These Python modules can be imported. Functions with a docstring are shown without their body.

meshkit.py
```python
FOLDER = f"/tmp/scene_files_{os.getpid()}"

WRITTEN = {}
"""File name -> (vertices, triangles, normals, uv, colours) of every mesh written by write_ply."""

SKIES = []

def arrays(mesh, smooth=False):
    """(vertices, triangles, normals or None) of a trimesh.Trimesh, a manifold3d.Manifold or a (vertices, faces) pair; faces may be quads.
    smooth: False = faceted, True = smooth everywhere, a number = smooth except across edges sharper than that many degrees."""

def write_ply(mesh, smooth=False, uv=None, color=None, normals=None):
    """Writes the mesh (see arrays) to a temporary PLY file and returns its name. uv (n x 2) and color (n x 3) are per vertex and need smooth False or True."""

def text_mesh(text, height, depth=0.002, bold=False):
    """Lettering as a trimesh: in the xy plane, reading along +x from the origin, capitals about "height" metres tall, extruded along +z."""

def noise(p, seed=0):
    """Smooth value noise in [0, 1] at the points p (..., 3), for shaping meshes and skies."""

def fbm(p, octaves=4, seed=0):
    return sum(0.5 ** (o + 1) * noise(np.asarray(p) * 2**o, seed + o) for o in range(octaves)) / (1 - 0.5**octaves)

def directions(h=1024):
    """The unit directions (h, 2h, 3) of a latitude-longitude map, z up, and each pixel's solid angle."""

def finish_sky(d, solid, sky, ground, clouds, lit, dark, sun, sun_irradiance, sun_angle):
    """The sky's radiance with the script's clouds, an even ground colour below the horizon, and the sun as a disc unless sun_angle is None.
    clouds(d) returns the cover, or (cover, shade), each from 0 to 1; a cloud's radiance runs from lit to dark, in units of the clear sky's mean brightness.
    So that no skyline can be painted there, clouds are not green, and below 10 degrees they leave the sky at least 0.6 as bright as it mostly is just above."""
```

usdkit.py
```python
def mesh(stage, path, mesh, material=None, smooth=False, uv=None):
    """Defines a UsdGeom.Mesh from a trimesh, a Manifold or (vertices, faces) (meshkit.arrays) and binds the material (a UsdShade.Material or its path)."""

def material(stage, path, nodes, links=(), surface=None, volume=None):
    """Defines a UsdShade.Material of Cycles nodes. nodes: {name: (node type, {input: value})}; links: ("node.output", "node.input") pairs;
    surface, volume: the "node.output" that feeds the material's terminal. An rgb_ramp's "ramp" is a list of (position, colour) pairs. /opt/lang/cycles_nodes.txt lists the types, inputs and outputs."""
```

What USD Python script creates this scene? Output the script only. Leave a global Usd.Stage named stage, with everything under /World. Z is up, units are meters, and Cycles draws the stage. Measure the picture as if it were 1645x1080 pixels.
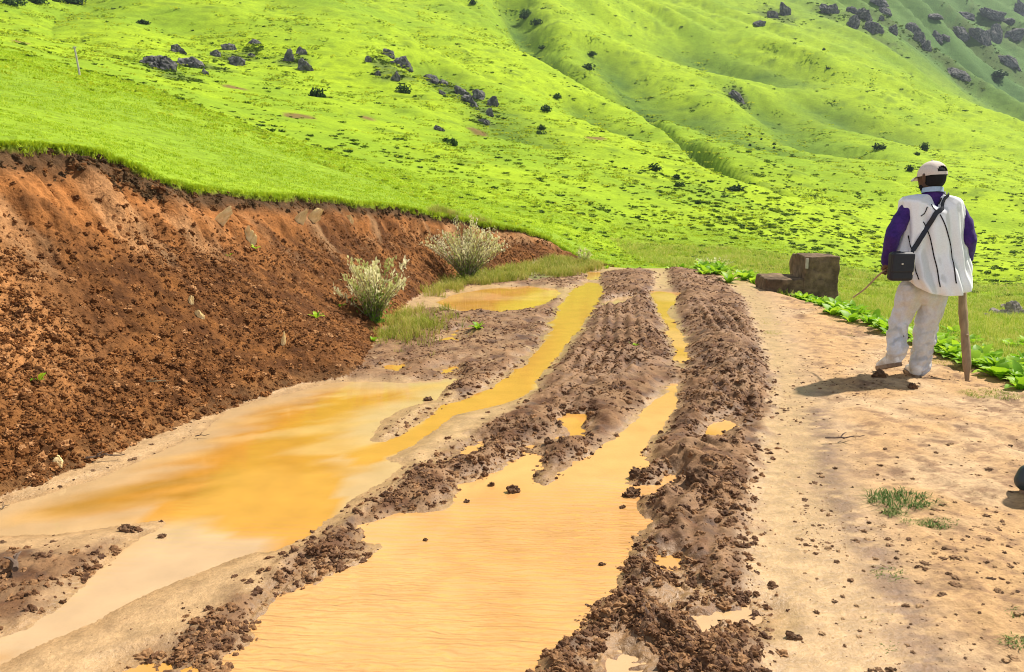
import math, random
import numpy as np
import trimesh, manifold3d, shapely
from scipy.interpolate import RBFInterpolator, RegularGridInterpolator
from scipy.ndimage import distance_transform_edt, gaussian_filter
from pxr import Usd, UsdGeom, UsdLux, UsdShade, Gf, Sdf, Vt
import usdkit, meshkit

stage = Usd.Stage.CreateInMemory()
UsdGeom.SetStageUpAxis(stage, UsdGeom.Tokens.z)
UsdGeom.SetStageMetersPerUnit(stage, 1.0)
UsdGeom.Xform.Define(stage, '/World')

# ------------------------------------------------------------------ camera, sky, sun, exposure
EYE, PITCH, FPX = 1.55, math.radians(10.45), 1291.0
cam = UsdGeom.Camera.Define(stage, '/World/camera')
cam.CreateHorizontalApertureAttr(36.0)
cam.CreateVerticalApertureAttr(36.0 * 672 / 1024)
cam.CreateFocalLengthAttr(36.0 * FPX / 1645)
cam.AddTranslateOp().Set((0, 0, EYE))
cam.AddRotateXOp().Set(90 - math.degrees(PITCH))
cam.CreateClippingRangeAttr((0.05, 5000.0))
cam.CreateExposureAttr(0.77)

SUN_AZ, SUN_EL = math.radians(62), math.radians(54)
sky_mat = usdkit.material(stage, '/World/Looks/sky_look', {
    's': ('sky_texture', {'sky_type': 'single_scattering', 'sun_disc': False, 'sun_elevation': SUN_EL, 'sun_rotation': SUN_AZ,
                          'altitude': 1800.0, 'aerosol_density': 1.5}),
    'tc': ('texture_coordinate', {}),
    'm': ('mapping', {'scale': (1.0, 1.0, 2.2)}),
    'n': ('noise_texture', {'scale': 2.3, 'detail': 6.0, 'roughness': 0.58}),
    'r': ('rgb_ramp', {'ramp': [(0.44, (0, 0, 0)), (0.66, (0.85, 0.85, 0.85))]}),
    'c': ('mix', {'color2': (11.0, 11.3, 11.8)}),
    'b': ('background_shader', {'strength': 0.056}),
}, [('tc.generated', 'm.vector'), ('m.vector', 'n.vector'), ('n.fac', 'r.fac'), ('r.color', 'c.fac'),
    ('s.color', 'c.color1'), ('c.color', 'b.color')], surface='b.background')
dome = UsdLux.DomeLight.Define(stage, '/World/sky')
UsdShade.MaterialBindingAPI.Apply(dome.GetPrim()).Bind(sky_mat)
dome.GetPrim().SetCustomDataByKey('kind', 'structure')
sun = UsdLux.DistantLight.Define(stage, '/World/sun')
sun.CreateNormalizeAttr(True)
sun.CreateIntensityAttr(1.2)
sun.CreateAngleAttr(1.5)
sun.CreateColorAttr((1.0, 0.94, 0.84))
sun.AddRotateZOp().Set(-math.degrees(SUN_AZ))
sun.AddRotateXOp().Set(-(90 - math.degrees(SUN_EL)))

# ------------------------------------------------------------------ helpers
USED = {}

def numbered(path):
    n = USED.get(path, 0)
    USED[path] = n + 1
    return path if n == 0 else f'{path}_{n:03d}'

def tag(prim, label=None, cat=None, group=None, kind=None):
    p = prim.GetPrim() if hasattr(prim, 'GetPrim') else prim
    for k, v in (('label', label), ('category', cat), ('group', group), ('kind', kind)):
        if v:
            p.SetCustomDataByKey(k, v)
    return prim

def thing(name, label, cat, loc=(0, 0, 0), rotz=0.0, group=None, scale=None):
    x = UsdGeom.Xform.Define(stage, numbered('/World/' + name))
    x.AddTranslateOp().Set(tuple(float(c) for c in loc))
    if rotz:
        x.AddRotateZOp().Set(math.degrees(rotz))
    if scale is not None:
        x.AddScaleOp().Set(tuple(float(c) for c in np.broadcast_to(scale, 3)))
    return tag(x, label, cat, group)

def obj(name, m, mat, parent=None, smooth=False, attrs=None, label=None, cat=None, group=None, kind=None):
    base = str(parent.GetPath()) if parent is not None else '/World'
    u = usdkit.mesh(stage, numbered(f'{base}/{name}'), m, mat, smooth)
    for k, a in (attrs or {}).items():
        a = np.asarray(a, np.float32)
        api = UsdGeom.PrimvarsAPI(u)
        if a.ndim == 2:
            api.CreatePrimvar(k, Sdf.ValueTypeNames.Color3fArray, 'vertex').Set(Vt.Vec3fArray.FromNumpy(a))
        else:
            api.CreatePrimvar(k, Sdf.ValueTypeNames.FloatArray, 'vertex').Set(Vt.FloatArray.FromNumpy(a))
    return tag(u, label, cat, group, kind)

def copy_thing(root, loc, rotz, label=None, group=None, scale=1.0):
    was = root.GetPrim().GetCustomData()
    r = thing(root.GetPrim().GetName().rstrip('0123456789').rstrip('_'), label or was['label'], was['category'], loc, rotz or 1e-6, group or was.get('group'), scale)
    r.GetPrim().GetReferences().AddInternalReference(root.GetPath())
    r.GetPrim().SetInstanceable(True)
    return r

def scatter(name, protos, mat, pos, yaw, scale, label, cat, up=None):
    """Thousands of alike scraps of ground cover: one PointInstancer."""
    pi = UsdGeom.PointInstancer.Define(stage, '/World/' + name)
    paths = []
    for k, m in enumerate(protos):
        u = usdkit.mesh(stage, f'/World/{name}/shape_{k + 1:03d}', m, mat, False)
        paths.append(u.GetPath())
    pi.CreatePrototypesRel().SetTargets(paths)
    n = len(pos)
    rng = np.random.default_rng(5)
    pi.CreateProtoIndicesAttr(Vt.IntArray.FromNumpy(rng.integers(0, len(protos), n).astype(np.int32)))
    pi.CreatePositionsAttr(Vt.Vec3fArray.FromNumpy(np.asarray(pos, np.float32)))
    c, s = np.cos(np.asarray(yaw) / 2), np.sin(np.asarray(yaw) / 2)
    q = np.stack([c, np.zeros(n), np.zeros(n), s], 1)
    if up is not None:                                   # tip the z axis on to the ground's normal
        a = np.stack([-up[:, 1], up[:, 0], np.zeros(n)], 1)
        w = 1 + up[:, 2]
        t = np.concatenate([w[:, None], a], 1)
        t /= np.linalg.norm(t, axis=1, keepdims=True)
        w1, x1, y1, z1 = t.T
        w2, x2, y2, z2 = q.T
        q = np.stack([w1*w2-x1*x2-y1*y2-z1*z2, w1*x2+x1*w2+y1*z2-z1*y2, w1*y2-x1*z2+y1*w2+z1*x2, w1*z2+x1*y2-y1*x2+z1*w2], 1)
    pi.CreateOrientationsAttr(Vt.QuathArray([Gf.Quath(float(a), float(b), float(d), float(e)) for a, b, d, e in q]))
    sc = np.asarray(scale, np.float32)
    if sc.ndim == 1:
        sc = np.repeat(sc[:, None], 3, 1)
    pi.CreateScalesAttr(Vt.Vec3fArray.FromNumpy(sc))
    return tag(pi, label, cat, kind='stuff')

def noise2(x, y, f, seed=0):
    return meshkit.noise(np.stack([x * f, y * f, np.full_like(x, seed * 7.31 + 0.5)], -1), seed)

def fbm2(x, y, f, octaves=4, seed=0):
    return sum(0.5 ** (o + 1) * noise2(x, y, f * 2 ** o, seed + o) for o in range(octaves)) / (1 - 0.5 ** octaves)

def sstep(a, b, x):
    t = np.clip((x - a) / (b - a), 0, 1)
    return t * t * (3 - 2 * t)

def ray(px, py):
    """The world direction of a point of the photograph, with y = 1."""
    a, b = (px - 822.5) / FPX, (540 - py) / FPX
    c, s = math.cos(PITCH), math.sin(PITCH)
    y, z = c + b * s, -s + b * c
    return np.array([a / y, 1.0, z / y])

def at(px, py, y):
    r = ray(px, py)
    return np.array([0, 0, EYE]) + r * y

def ground(px, py, z=0.0):
    r = ray(px, py)
    return np.array([0, 0, EYE]) + r * ((z - EYE) / r[2])

def gpoly(pts, z=0.0):
    return shapely.Polygon([ground(*p, z)[:2] for p in pts]).buffer(0)

# ------------------------------------------------------------------ the lie of the land
def wid(y):
    return np.where(y > 1.2, y + 1.0, 2.2 + (1.2 - y))

HILL = [  # photograph point, distance ahead: the hillside, the near slope above the cut and the field on the right
    (-400, 30, 30), (0, 80, 32), (128, 118, 31), (300, 170, 29), (450, 223, 27), (600, 278, 26), (700, 320, 25), (800, 350, 24), (880, 374, 23.5),
    (-400, 200, 6.3), (0, 235, 6.3), (100, 240, 6.9), (180, 255, 7.4), (250, 288, 8.0), (350, 311, 9.0), (450, 317, 10.3), (550, 324, 12.0), (640, 334, 14.0),
    (720, 349, 15.5), (800, 364, 16.5), (870, 380, 17.5), (920, 411, 18.3),
    (-400, 10, 58), (0, 66, 56), (128, 108, 50), (300, 166, 42), (450, 222, 42), (600, 268, 38), (700, 305, 36), (800, 335, 34), (900, 360, 32),
    (-400, -100, 120), (0, 0, 118), (200, 20, 120), (200, 80, 82), (450, 0, 150), (450, 110, 88), (650, 0, 165), (650, 110, 100), (650, 210, 62),
    (850, 60, 160), (850, 150, 100), (850, 250, 60), (1000, 300, 55), (1000, 380, 36), (1000, 408, 28), (1000, 210, 92), (1000, 130, 150), (1000, 60, 215), (1000, 0, 260),
    (1200, 0, 300), (1200, 100, 205), (1200, 200, 128), (1200, 290, 74), (1200, 370, 44), (1200, 412, 31),
    (1400, 48, 285), (1400, 120, 215), (1400, 200, 150), (1400, 290, 92), (1400, 370, 62), (1400, 425, 42), (1400, 455, 27),
    (1645, 205, 215), (1645, 260, 140), (1645, 330, 90), (1645, 400, 62), (1645, 440, 44), (1645, 470, 30), (1645, 505, 21), (1645, 535, 13), (1645, 562, 9.0), (1645, 600, 6.9),
    (1950, 250, 215), (1950, 400, 62), (1950, 460, 30), (1950, 530, 13), (1950, 640, 6.0),
    (1400, 20, 350), (1400, -60, 450), (1645, 190, 300), (1645, 100, 430), (1645, 0, 560), (1645, -90, 700), (1950, 150, 330), (1950, -50, 560),
    (1200, -90, 430), (1000, -90, 390), (650, -90, 280), (450, -90, 260), (200, -80, 230), (0, -80, 220), (-400, -200, 240),
    (1200, 462, 18), (1260, 470, 15.5), (1350, 500, 11.5), (1500, 562, 8.3),
    (1000, 425, 22), (1100, 427, 22),
]
P = np.array([at(*h) for h in HILL])
Q = np.stack([P[:, 0] / wid(P[:, 1]) * 4, 1.6 * np.log(P[:, 1] + 1)], 1)
rbf = RBFInterpolator(Q, (P[:, 2] - EYE) / (P[:, 1] + 1), kernel='thin_plate_spline', smoothing=2e-4)
gu, gq = np.linspace(-1.6, 1.6, 120), np.linspace(1.6 * np.log(2.2), 1.6 * np.log(950), 200)
GU, GQ = np.meshgrid(gu, gq, indexing='ij')
lattice = RegularGridInterpolator((gu, gq), rbf(np.stack([GU.ravel() * 4, GQ.ravel()], 1)).reshape(GU.shape), method='linear', bounds_error=False, fill_value=None)

def polyline_dist(x, y, pts):
    """Distance to a polyline, signed (positive on its left), and the arc length at the nearest point."""
    best, sgn, arc, a0 = np.full(x.shape, 1e9), np.ones(x.shape), np.zeros(x.shape), 0.0
    for (ax, ay), (bx, by) in zip(pts[:-1], pts[1:]):
        dx, dy = bx - ax, by - ay
        L = math.hypot(dx, dy)
        t = np.clip(((x - ax) * dx + (y - ay) * dy) / L ** 2, 0, 1)
        d = np.hypot(x - ax - t * dx, y - ay - t * dy)
        near = d < best - 1e-9
        best = np.where(near, d, best)
        sgn = np.where(near, np.sign(dx * (y - ay) - dy * (x - ax)), sgn)
        arc = np.where(near, a0 + t * L, arc)
        a0 += L
    return best, sgn, arc

def place(pts):
    """Points of the photograph on the hillside (found by walking along the sight line until it meets the land)."""
    out = []
    ys = np.exp(np.linspace(np.log(16), np.log(800), 1500))
    for px, py in pts:
        r = ray(px, py)
        zz = hill_z(r[0] * ys, ys)
        hit = np.nonzero(zz > EYE + r[2] * ys)[0]
        y = ys[hit[0]] if len(hit) else ys[-1]
        out.append((r[0] * y, y, float(hill_z(np.array([r[0] * y]), np.array([y]))[0])))
    return np.array(out)

def natural(x, y):
    yy = np.maximum(y, 1.2)
    u = np.clip(x / wid(y), -1.59, 1.59)
    return EYE + lattice(np.stack([u, 1.6 * np.log(yy + 1)], -1)) * (yy + 1)

hill_z = natural
GULLIES = [  # photograph line, depth m, half width m
    ([(820, -20), (850, 30), (900, 75), (960, 112), (1010, 140)], 9.0, 6.5),
    ([(1010, 140), (1060, 180), (1090, 205), (1130, 237), (1190, 275)], 2.8, 1.5),
    ([(1225, 288), (1250, 298), (1268, 303)], 1.4, 1.1),
    ([(975, 75), (1010, 105), (1052, 142)], 5.5, 9.0),
    ([(1235, 138), (1275, 165), (1330, 200)], 5.5, 9.0),
    ([(1120, 60), (1180, 80), (1260, 95)], 5.0, 14.0),
    ([(1330, 140), (1380, 165), (1440, 180)], 4.0, 12.0),
    ([(930, 150), (960, 172), (1000, 190)], 1.6, 4.0),
    ([(1520, 90), (1580, 120), (1660, 150)], 8.0, 22.0),
    ([(1450, 435), (1500, 436), (1560, 437), (1660, 440)], 0.9, 1.6),
    ([(700, 100), (760, 135), (800, 160), (830, 200)], 2.0, 6.0),
    ([(1120, 150), (1180, 190), (1250, 215)], 3.0, 9.0),
]
GULLIES = [(place(g)[:, :2], d, w) for g, d, w in GULLIES]

def carve(x, y, z):
    far = y > 17
    out = z.copy()
    for pts, depth, w in GULLIES:
        lo, hi = pts.min(0) - 3 * w, pts.max(0) + 3 * w
        k = far & (x > lo[0]) & (x < hi[0]) & (y > lo[1]) & (y < hi[1])
        if k.any():
            d, s, _ = polyline_dist(x[k], y[k], pts)
            d = np.abs(d + (fbm2(x[k], y[k], 1.2 / w, 3, 9) - 0.5) * w * 0.25)
            out[k] -= depth * np.exp(-(d / w) ** 2) 
    amp = sstep(24, 130, y)
    n = fbm2(x, y, 1 / 45.0, 3, 21) - 0.5
    out += amp * n * 9.0 * sstep(30, 160, y)
    ca, al = 0.82 * x + 0.57 * y, 0.57 * x - 0.82 * y
    kf = y > 28
    if kf.any():                                             # spurs and shallow rills running down the slope
        rl = np.abs(2 * fbm2(ca[kf] / 19.0, al[kf] / 75.0, 1.0, 2, 23) - 1)
        out[kf] += sstep(32, 110, y[kf]) * (4.2 * rl - 1.2) * (1 + sstep(200, 420, y[kf]) * 2.2)
        rl2 = np.abs(2 * fbm2(ca[kf] / 5.5, al[kf] / 24.0, 1.0, 2, 24) - 1)
        out[kf] += sstep(30, 60, y[kf]) * 0.4 * rl2
    k = y > 15
    if k.any():                                              # grazing terraces and hummocks
        out[k] += sstep(16, 30, y[k]) * ((fbm2(x[k], y[k], 0.55, 3, 31) - 0.5) * 0.22 + (fbm2(x[k], y[k], 0.13, 2, 33) - 0.5) * 0.8 * sstep(25, 80, y[k]))
        st = out[k] * 1.3 + fbm2(x[k], y[k], 0.09, 3, 35) * 5
        out[k] += 0.09 * np.sin(st * 2 * np.pi / 1.1) * sstep(35, 90, y[k])
    return out

def hill_z(x, y):
    return carve(x, y, natural(x, y))

LIP = [(-4.3, -14), (-4.25, 0), (-4.2, 3), (-4.16, 5)] + [tuple(at(*h)[:2]) for h in HILL[10:22]] + [(2.4, 18.9)]
TOE = [(-3.1, -14), (-3.0, 1), (-2.95, 3)] + [tuple(ground(*p)[:2]) for p in [(0, 800), (75, 772), (130, 755), (200, 722), (300, 678), (400, 642), (480, 617), (560, 604), (582, 585), (602, 555), (626, 520), (656, 488), (692, 462), (745, 442), (850, 428), (930, 419)]] + [(2.4, 18.4)]

# water, churned mud and smooth wet mud as outlines on the road
WATER = {
 'front': [(330, 1150), (365, 1080), (362, 1050), (412, 1012), (392, 992), (430, 962), (500, 928), (548, 905), (610, 882), (624, 868), (594, 860), (592, 846), (615, 833), (658, 820), (695, 817), (725, 800), (735, 773), (782, 760), (820, 742), (842, 723), (868, 730), (856, 770), (880, 775), (905, 755), (960, 715), (1010, 680), (1050, 640), (1072, 612), (1096, 612), (1094, 632), (1078, 662), (1072, 680), (1042, 712), (1034, 748), (1002, 786), (1031, 803), (1031, 837), (1015, 863), (1008, 900), (978, 937), (955, 967), (940, 987), (918, 1020), (878, 1043), (858, 1080), (850, 1150)],
 'left rut': [(945, 452), (965, 455), (967, 470), (958, 485), (935, 515), (915, 545), (895, 565), (875, 590), (862, 605), (858, 615), (835, 632), (800, 645), (760, 655), (720, 664), (690, 690), (650, 712), (625, 724), (592, 735), (590, 718), (640, 702), (690, 672), (712, 650), (745, 642), (790, 622), (815, 605), (840, 588), (855, 570), (880, 545), (888, 520), (895, 500), (910, 480), (925, 462)],
 'far': [(944, 436), (965, 436), (963, 449), (942, 449)],
 'left': [(-40, 820), (60, 796), (150, 768), (210, 742), (250, 728), (330, 690), (380, 652), (450, 634), (520, 614), (560, 610), (640, 612), (690, 610), (735, 606), (700, 640), (650, 652), (610, 672), (600, 700), (585, 728), (640, 745), (622, 768), (560, 800), (520, 832), (490, 858), (445, 880), (400, 884), (250, 940), (150, 992), (60, 1030), (-30, 1075), (-40, 1030), (40, 1000), (95, 968), (140, 925), (200, 880), (262, 842), (285, 826), (200, 838), (100, 850), (-40, 858)],
 'pond': [(702, 484), (735, 470), (790, 462), (850, 458), (893, 463), (900, 470), (880, 485), (850, 496), (800, 501), (745, 498), (715, 491)],
 'right rut': [(1046, 466), (1090, 468), (1085, 485), (1075, 492), (1070, 499), (1087, 520), (1097, 545), (1104, 575), (1099, 588), (1088, 585), (1085, 555), (1075, 530), (1062, 505), (1050, 480)],
 'middle': [(842, 714), (890, 697), (912, 684), (914, 663), (928, 666), (927, 684), (942, 685), (937, 697), (912, 701), (880, 712), (850, 716)],
 'strip': [(710, 740), (745, 722), (772, 707), (770, 714), (736, 736)],
 'right small': [(1135, 695), (1150, 680), (1172, 669), (1180, 675), (1160, 691), (1140, 699)],
 'shore': [(1033, 782), (1072, 763), (1078, 771), (1045, 796)],
 'shore low': [(1036, 897), (1080, 888), (1082, 900), (1048, 907)],
 'white one': [(1060, 962), (1090, 936), (1108, 940), (1105, 960), (1080, 973)],
 'white two': [(1104, 984), (1150, 970), (1160, 985), (1130, 1007)],
 'white three': [(1166, 978), (1200, 970), (1208, 984), (1176, 996)],
 'corner': [(955, 1062), (985, 1022), (1040, 1040), (1062, 1062), (1060, 1120), (950, 1120)],
 'bottom': [(205, 1078), (270, 1062), (302, 1078), (300, 1110), (195, 1110)],
 'back one': [(702, 547), (722, 530), (748, 526), (742, 533), (728, 546)],
 'back two': [(618, 590), (650, 580), (660, 584), (640, 593)],
 'back three': [(698, 592), (735, 584), (742, 590), (712, 598)],
 'pale': [(968, 492), (985, 478), (1022, 474), (1018, 482), (985, 492)],
 'left inlet': [(395, 985), (440, 945), (452, 950), (412, 985)],
}
WPOLY = {k: gpoly(p) for k, p in WATER.items()}
for k_ in ('white one', 'white two', 'white three', 'corner', 'middle', 'strip', 'right small', 'pale', 'bottom'):
    WPOLY[k_] = WPOLY[k_].buffer(0.035)
RUT_WATER = WPOLY.pop('left rut')
WPOLY['left'] = WPOLY['left'].union(RUT_WATER.buffer(0.02)).buffer(0.06).buffer(-0.06)
WPOLY['front'] = WPOLY['front'].union(WPOLY.pop('left inlet')).union(WPOLY.pop('shore')).buffer(0.05).buffer(-0.05)
CHURN = [
 ([(965, 438), (1050, 438), (1046, 480), (1078, 560), (1092, 600), (1050, 632), (960, 722), (880, 782), (848, 774), (846, 730), (735, 775), (690, 822), (600, 860), (560, 905), (430, 970), (400, 1010), (360, 1080), (360, 1150), (150, 1150), (200, 1085), (330, 1010), (400, 962), (460, 912), (540, 858), (620, 800), (690, 748), (760, 700), (850, 652), (880, 604), (930, 540), (966, 475)], 1.0),
 ([(1075, 433), (1140, 436), (1190, 480), (1212, 540), (1235, 620), (1215, 700), (1192, 800), (1182, 900), (1200, 1000), (1190, 1150), (840, 1150), (860, 1080), (940, 990), (1010, 900), (1030, 800), (1000, 782), (1072, 690), (1106, 590), (1098, 520), (1084, 480)], 1.15),
 ([(560, 602), (700, 545), (740, 505), (905, 478), (890, 520), (850, 580), (745, 638), (660, 606)], 0.7),
 ([(545, 610), (575, 585), (600, 560), (622, 535), (660, 500), (705, 497), (748, 506), (705, 545), (655, 592)], 0.75),
 ([(600, 700), (680, 660), (720, 640), (800, 615), (740, 645), (650, 690)], 0.5),
 ([(-60, 905), (60, 890), (130, 890), (215, 850), (140, 920), (90, 970), (-60, 1030)], 0.8),
 ([(200, 860), (215, 842), (225, 842), (210, 868)], 0.4),
 ([(690, 456), (900, 440), (945, 440), (940, 455), (905, 465), (895, 460), (790, 458), (735, 466), (700, 478)], 0.6),
]
RX0, RX1, RY0, RY1, RS = -5.2, 5.2, 1.0, 20.0, 0.0125
rx, ry = np.arange(RX0, RX1, RS), np.arange(RY0, RY1, RS)
RXX, RYY = np.meshgrid(rx, ry, indexing='ij')

def raster(poly):
    out = np.zeros(RXX.shape, bool)
    x0, y0, x1, y1 = poly.bounds
    i0, i1 = np.searchsorted(rx, [x0, x1])
    j0, j1 = np.searchsorted(ry, [y0, y1])
    shapely.prepare(poly)
    out[i0:i1, j0:j1] = shapely.contains_xy(poly, RXX[i0:i1, j0:j1], RYY[i0:i1, j0:j1])
    return out

wmask = np.zeros(RXX.shape, bool)
for p in WPOLY.values():
    wmask |= raster(p)
SD = distance_transform_edt(~wmask) * RS - distance_transform_edt(wmask) * RS
CH = np.zeros(RXX.shape)
for pts, a in CHURN:
    CH = np.maximum(CH, raster(gpoly(pts)) * a)
CH = gaussian_filter(CH, 0.07 / RS)
sd_of = RegularGridInterpolator((rx, ry), SD, bounds_error=False, fill_value=None)
ch_of = RegularGridInterpolator((rx, ry), CH, bounds_error=False, fill_value=0.0)
ZW = -0.016                                                    # water level
RUT_R = [tuple(ground(*p)[:2]) for p in [(700, 1080), (790, 930), (900, 800), (1020, 700), (1090, 620), (1098, 560), (1070, 490), (1060, 440)]]

TRACK = [tuple(ground(*p)[:2]) for p in [(1490, 1080), (1470, 1000), (1400, 880), (1340, 800), (1325, 720), (1310, 660)]]

def near_land(x, y, parts=False):
    """Height of the land within twenty metres, with masks for the materials."""
    nat = hill_z(x, y)
    dl, sl, arc = polyline_dist(x, y, LIP)
    dt, st, _ = polyline_dist(x, y, TOE)
    jag = (fbm2(x, y, 2.2, 4, 41) - 0.5) * 0.42 + (fbm2(x * 0, arc, 4.0, 4, 43) - 0.5) * 0.36
    dl_s = dl * sl + jag * np.clip((18.6 - y) / 4, 0.15, 1)         # + : beyond the lip, on the grass
    dt_s = dt * st + (fbm2(x, y, 1.6, 3, 45) - 0.5) * 0.22          # + : up the bank
    t = np.clip(dt_s / np.maximum(dt_s - np.minimum(dl_s, -1e-4), 1e-3), 0, 1)
    upper = dl_s > 0
    bank = (~upper) & (dt_s > 0) & (y < 18.6)
    road_edge = 4.0 + (fbm2(x * 0 + 3, y, 0.7, 3, 47) - 0.5) * 0.5
    # road
    sd = sd_of(np.stack([np.clip(x, RX0, RX1 - 0.1), np.clip(y, RY0, RY1 - 0.1)], -1))
    ch = ch_of(np.stack([x, y], -1))
    edge = (fbm2(x, y, 4.5, 4, 51) - 0.5)
    sd = sd + edge * (0.16 + 0.24 * np.clip(ch, 0, 1))
    big = fbm2(x, y, 5.0, 3, 53)
    c1 = 1 - np.abs(2 * noise2(x, y, 11.0, 55) - 1)
    c2 = 1 - np.abs(2 * noise2(x + c1 * 0.03, y, 23.0, 56) - 1)
    c3 = noise2(x, y, 55.0, 57)
    c4 = 1 - np.abs(2 * noise2(x, y + c2 * 0.01, 38.0, 58) - 1)
    gate = sstep(0.30, 0.62, fbm2(x, y, 2.4, 3, 59))
    clods = 0.030 * (big - 0.45) * 2 + (0.3 + 0.7 * gate) * (0.026 * c1 ** 1.5 + 0.022 * c2 ** 1.5 + 0.012 * c4 + 0.006 * c3)
    dr, sr, ar = polyline_dist(x, y, RUT_R)
    tread = 0.012 * np.sin((ar * 1.0 + np.abs(dr) * 0.8 + (big - 0.5) * 0.5) * 2 * np.pi / 0.17) * np.exp(-((dr - 0.45) / 0.28) ** 2)
    lines = 0.017 * np.sin((dr + 0.04 * (big - 0.5)) * 2 * np.pi / 0.12) * sstep(0.25, 0.4, dr) * (1 - sstep(0.8, 1.1, dr)) * sstep(0.35, 0.6, fbm2(x, y, 0.8, 2, 68)) * (y < 12)
    berm = lines + 0.035 * np.exp(-((dr - 0.42) / 0.2) ** 2)
    shore = sstep(0.0, 0.16, sd)
    path = 0.028 + 0.018 * (fbm2(x, y, 1.1, 4, 61) - 0.5) * 2 + 0.017 * (fbm2(x, y, 7, 4, 62) - 0.5) * 2 + 0.004 * (noise2(x, y, 42, 63) - 0.5)
    dent = fbm2(x, y, 2.6, 2, 64)
    path -= 0.022 * sstep(0.60, 0.72, dent) * (0.4 + c2)
    dk, _, ak = polyline_dist(x, y, TRACK)
    path += np.exp(-(dk / 0.10) ** 2) * (-0.012 + 0.020 * (c1 - 0.5) + 0.010 * np.sin(ak * 2 * np.pi / 0.075) * (big > 0.45))
    side = sstep(0.0, 0.5, x - (0.26 * y - 0.2) - 0.75)             # 1 on the firm path right of the ruts
    flat = 0.006 + 0.010 * (fbm2(x, y, 1.4, 3, 65) - 0.4) + 0.002 * (noise2(x, y, 26, 66) - 0.5)
    plain = flat * (1 - side) + path * side
    chs = np.clip(ch, 0, 1.3)
    land = ZW + shore * (plain - ZW) + chs * sstep(-0.05, 0.22, sd) * (0.004 + clods * 1.0 + berm + tread)
    bed = ZW + np.clip(sd, -0.35, 0) * 0.22 + 0.006 * (big - 0.5) * np.clip(-sd * 8, 0, 1) - 0.0015
    road = np.where(sd > 0, np.maximum(land, ZW + 0.0 * land), np.maximum(bed, -0.09))
    isl = chs * np.clip(1 - np.abs(sd) / 0.10, 0, 1)
    road = road + np.where(sd <= 0, isl * np.clip(clods - 0.040, 0, 1) * 1.3, 0)
    # beyond the road's crest and to the right the land falls away
    k_far = sstep(15.6, 19.0, y + 0.25 * (x - 1.0) * (x > 1) + (fbm2(x, y, 0.9, 2, 67) - .5) * 0.8)
    dip = -0.55 * np.exp(-((y - 18.6) / 1.6) ** 2)
    k_r = sstep(-0.10, 0.55, x - road_edge)
    low = road * (1 - k_far) + (nat + dip * (dl_s < -0.3)) * k_far
    low = low * (1 - k_r) + np.minimum(nat, 0.02 - 0.10 * (x - road_edge)) * k_r
    # bank between toe and lip: loose talus below, a raw scarp under the turf
    rill = fbm2(arc * 1.0, dt_s * 0.35, 3.2, 3, 71) - 0.5
    prof = 0.70 * (t / 0.74) * (t < 0.74) + (t >= 0.74) * (0.70 + 0.30 * np.clip((t - 0.74) / 0.26, 0, 1) ** 0.62)
    prof = np.clip(prof + rill * 0.34 * sstep(0.62, 0.82, t) * (1 - sstep(0.93, 1, t)), 0, 1)
    bz = low + (nat - 0.05 - low) * prof
    lumps = 0.055 * (fbm2(x, y, 3.5, 3, 73) - 0.5) * 2 + 0.050 * (c1 - 0.4) + 0.046 * (c2 - 0.4) + 0.030 * (c4 - 0.4) + 0.016 * c3
    bz = bz + lumps * sstep(0, 0.08, t) * (1.0 - 0.75 * sstep(0.72, 0.9, t)) * (0.5 + 0.9 * fbm2(x, y, 0.9, 2, 74))
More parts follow.
